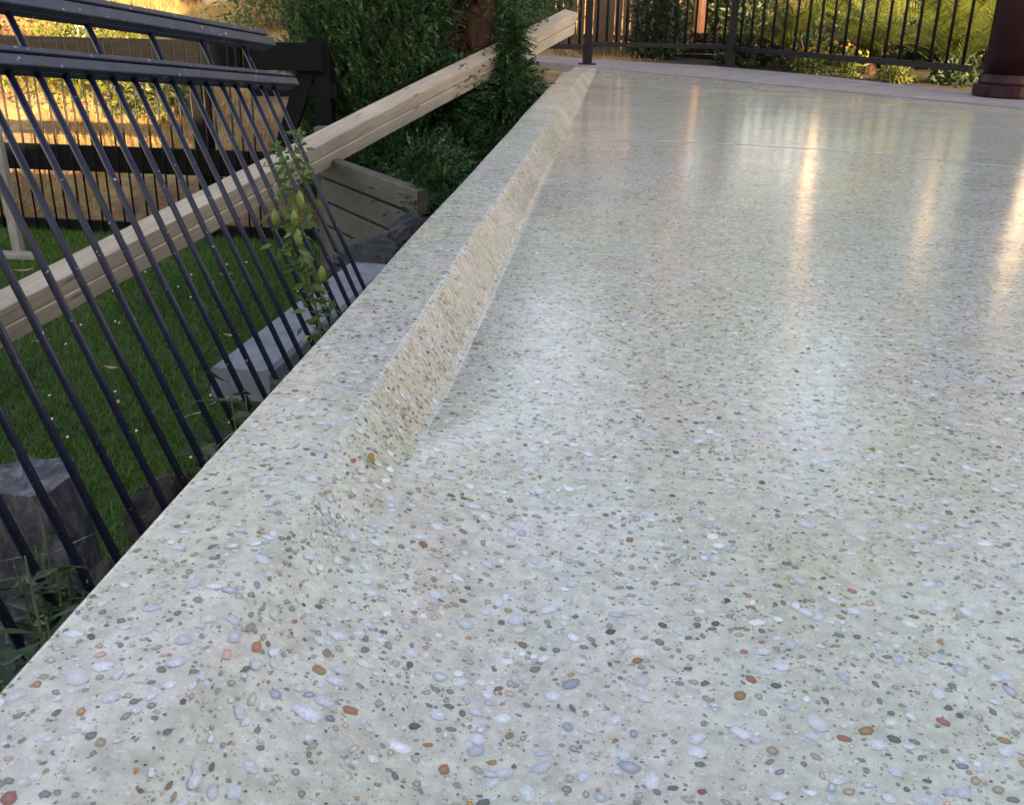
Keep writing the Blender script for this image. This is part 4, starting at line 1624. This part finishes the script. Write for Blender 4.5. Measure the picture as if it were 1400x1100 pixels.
weed(-0.745, 1.84, -0.50, 0.46, 130, 'broad leaved weed against the slab edge below the bars', 0.10, 0.032, 0.12)
weed(-0.86, 1.95, -0.50, 0.34, 60, 'low leafy weed on the lawn side of the broad leaved weed', 0.075, 0.022, 0.10)
weed(-0.70, 1.00, -0.52, 0.48, 420, 'dark weed clump in the bottom left corner', 0.065, 0.016, 0.14)
weed(-0.82, 1.20, -0.52, 0.42, 420, 'dark weed clump in front of the timber stump', 0.06, 0.014, 0.13)
weed(-0.66, 0.80, -0.50, 0.48, 380, 'dark weed hugging the slab edge at the lower left', 0.06, 0.015, 0.10)
weed(-0.95, 1.02, -0.55, 0.42, 420, 'dark grassy weed at the left edge below the stumps', 0.09, 0.008, 0.16)
weed(-0.735, 2.52, -0.50, 0.44, 60, 'small green weed at the foot of the climbing vine', 0.06, 0.024, 0.07)
weed(-0.70, 2.85, -0.50, 0.40, 50, 'small green weed at the slab edge near the panel end', 0.05, 0.02, 0.06)

vine = empty('climbing_vine', (-0.76, 2.47, -0.45))
tag(vine, 'light green vine with pale pods climbing the end bars of the leaning panel', 'vine')
vp_ = [Vector((-0.755, 2.47, -0.45)), Vector((-0.775, 2.46, -0.12)), Vector((-0.80, 2.45, 0.05)), Vector((-0.835, 2.44, 0.18)),
       Vector((-0.815, 2.44, 0.30)), Vector((-0.80, 2.45, 0.37))]
off = Vector(vine.location)
mb = MB().tube([p - off for p in vp_], [0.004, 0.004, 0.0035, 0.003, 0.002, 0.0015], 6)
mb.tube([p - off + Vector((0.03 * math.sin(i * 1.4), 0.02, 0.0)) for i, p in enumerate(vp_[:5])], 0.0025, 5)
mb.build('stem', M['stem'], vine)
P_, D_ = [], []
for k in range(230):
    t = rng.random() ** 0.8 * 4.98
    i = int(t)
    p = vp_[i].lerp(vp_[i + 1], t - i) - off
    P_.append(tuple(p + Vector((rng.normal(0, 0.026), rng.normal(0, 0.026), rng.normal(0, 0.02)))))
    b_ = rng.uniform(0, 6.28)
    D_.append((math.cos(b_), math.sin(b_), rng.uniform(-0.9, 0.3)))
V, T = leaf_mesh_arrays(np.array(P_), np.array(D_), rand_dirs(230) + np.array([0.3, -0.5, 0.7]), 0.045 * rng.uniform(0.5, 1.3, 230),
                        0.014 * rng.uniform(0.6, 1.3, 230), 0.2)
big_tris('leaves', V, T, M['vine_leaf'], vine)
for (x, y, z) in ((-0.868, 2.44, 0.165), (-0.815, 2.43, 0.168), (-0.80, 2.44, 0.215), (-0.757, 2.45, 0.02), (-0.808, 2.43, 0.12)):
    p = Vector((x, y, z)) - off
    MB().tube([p + Vector((0, 0, 0.024)), p + Vector((0, 0, 0.014)), p, p - Vector((0, 0, 0.013)), p - Vector((0.002, 0, 0.024))],
              [0.002, 0.008, 0.0115, 0.008, 0.001], 8).build('pod', M['pod'], vine, True)

# ------------------------------------------------------------------ lawn grass, dry grass, fallen leaves
def blades(name, n, xr, yr, L, W, mat, cond=None, zoff=0.0, flat=1.0):
    x = rng.uniform(*xr, n)
    y = rng.uniform(*yr, n)
    if cond is not None:
        k = cond(x, y)
        x, y = x[k], y[k]
    n = len(x)
    z = np.array([ground_z(a, b) for a, b in zip(x, y)]) + zoff
    d = np.stack([rng.normal(0, 0.45 * flat, n), rng.normal(0, 0.45 * flat, n), np.ones(n)], 1)
    l = L * rng.uniform(0.5, 1.4, n)
    d /= np.linalg.norm(d, axis=1)[:, None]
    sd = np.stack([rng.normal(size=n), rng.normal(size=n), np.zeros(n)], 1)
    sd /= np.linalg.norm(sd, axis=1)[:, None]
    P_ = np.stack([x, y, z], 1)
    w = W * rng.uniform(0.7, 1.3, n)
    V = np.stack([P_ - sd * w[:, None] / 2, P_ + sd * w[:, None] / 2,
                  P_ + d * l[:, None] + np.stack([rng.normal(0, 0.3, n) * l, rng.normal(0, 0.3, n) * l, np.zeros(n)], 1)], 1)
    i = np.arange(n) * 3
    T = np.stack([i, i + 1, i + 2], 1)
    return big_tris(name, V.reshape(-1, 3), T, M[mat])


o = blades('lawn_grass', 110000, (-5.6, -1.0), (1.6, 7.2), 0.042, 0.0060, 'grass_blade',
           lambda x, y: (x > -1.02 * y + 0.3 - 0.9) & (x < -1.2 + 0.09 * np.sin(2.1 * y)))
tag(o, 'short green lawn grass beside the patio', 'grass', kind='stuff')
o = blades('dry_grass', 42000, (-10.5, -1.6), (7.4, 15), 0.13, 0.008, 'straw', lambda x, y: np.sin(x * 2.3) + np.sin(y * 1.9 + x) > -0.6,
           flat=1.3)
tag(o, 'dry yellow grass on the sunlit bank beyond the black fence', 'grass', kind='stuff')
o = blades('dry_grass', 9000, (-1.5, 7.5), (12.6, 20), 0.12, 0.009, 'straw', lambda x, y: (y > 15.3) | (x < 0.4), flat=1.3)
tag(o, 'dry grass and litter behind the back pool fence', 'grass', kind='stuff')


nd = 70
dx, dy = rng.uniform(-3.6, -1.35, nd), rng.uniform(2.6, 6.4, nd)
V, T = [], []
for i in range(nd):
    z = ground_z(dx[i], dy[i]) + 0.045
    for k in range(6):
        a_ = k * math.pi / 3
        V.append((dx[i] + 0.006 * math.cos(a_), dy[i] + 0.006 * math.sin(a_) - 0.002, z + 0.003 * math.sin(a_)))
    T += [(6 * i, 6 * i + k, 6 * i + k + 1) for k in range(1, 5)]
o = big_tris('lawn_daisies', np.array(V), np.array(T), M['white_paint'])
tag(o, 'tiny white daisies dotted through the lawn', 'flowers', kind='stuff')


def fallen_leaf(x, y, z, L, W, rz, mat, label, name='fallen_leaf'):
    V, F = [], []
    n = 7
    for k in range(n):
        t = k / (n - 1)
        w = W / 2 * math.sin(math.pi * min(max(t, 0.03), 0.985)) ** 0.8
        lift = 0.10 * L * (2 * t - 1) ** 2 + 0.003
        V += [(L * (t - 0.5), -w, lift + 0.12 * w), (L * (t - 0.5), 0, lift), (L * (t - 0.5), w, lift + 0.2 * w)]
        if k:
            a = 3 * (k - 1)
            F += [(a, a + 3, a + 4, a + 1), (a + 1, a + 4, a + 5, a + 2)]
    o = mesh_obj(name, V, F, M[mat], None, True)
    o.location = (x, y, z)
    o.rotation_euler = (0, 0, rz)
    return tag(o, label, 'leaf', 'fallen leaves')


LZ = -0.955
fallen_leaf(-2.85, 4.46, LZ, 0.075, 0.024, 0.6, 'leaf_dry', 'tan dry leaf on the lawn below the left end of the beams')
fallen_leaf(-2.33, 4.15, LZ, 0.085, 0.022, -0.2, 'leaf_dry', 'tan dry leaf on the lawn in the middle between the bars')
fallen_leaf(-2.50, 3.53, LZ, 0.06, 0.035, 1.0, 'leaf_red', 'red leaf on the lawn at the left edge')
fallen_leaf(-2.43, 5.85, LZ, 0.09, 0.03, 0.3, 'leaf_dry', 'dry leaf on the far lawn left of the grey concrete sleeper')
fallen_leaf(-1.95, 4.70, LZ, 0.09, 0.028, 0.1, 'leaf_dry', 'dry curled leaf on the lawn above the grey concrete sleeper')
fallen_leaf(-3.70, 5.72, LZ, 0.12, 0.03, 0.5, 'leaf_dry', 'dry leaf on the lawn below the loose plank')
fallen_leaf(-2.10, 3.75, LZ, 0.05, 0.02, 1.9, 'leaf_dry', 'small pale leaf on the near lawn above the timber stump')
fallen_leaf(-2.85, 5.29, LZ, 0.05, 0.02, 2.4, 'leaf_dry', 'small leaf on the lawn just below the beams')
LS, LT = 0.238, 1.282          # where the little yellow leaf lies on the raised edge
p, pa, pb = (Vector(surf(np.array(LS), np.array(LT), 0.001)), Vector(surf(np.array(LS + 0.01), np.array(LT), 0.001)),
             Vector(surf(np.array(LS), np.array(LT + 0.01), 0.001)))
o = fallen_leaf(0, 0, 0, 0.026, 0.012, 0, 'leaf_yellow', 'small yellow leaf on the inner face of the raised slab edge')
ea, eb = (pa - p).normalized(), (pb - p).normalized()
ex = (eb * 0.95 + ea * -0.3).normalized()
ez = ea.cross(eb).normalized()
ey = ez.cross(ex)
o.matrix_world = Matrix.Translation(p) @ Matrix((ex, ey, ez)).transposed().to_4x4()
fallen_leaf(-0.285, 2.02, 0.0006, 0.030, 0.010, 0.1, 'leaf_dry', 'tiny tan leaf at the foot of the raised slab edge')
fallen_leaf(0.812, 1.89, 0.0006, 0.022, 0.012, 0.5, 'leaf_red', 'small dark leaf on the patio at the right edge')
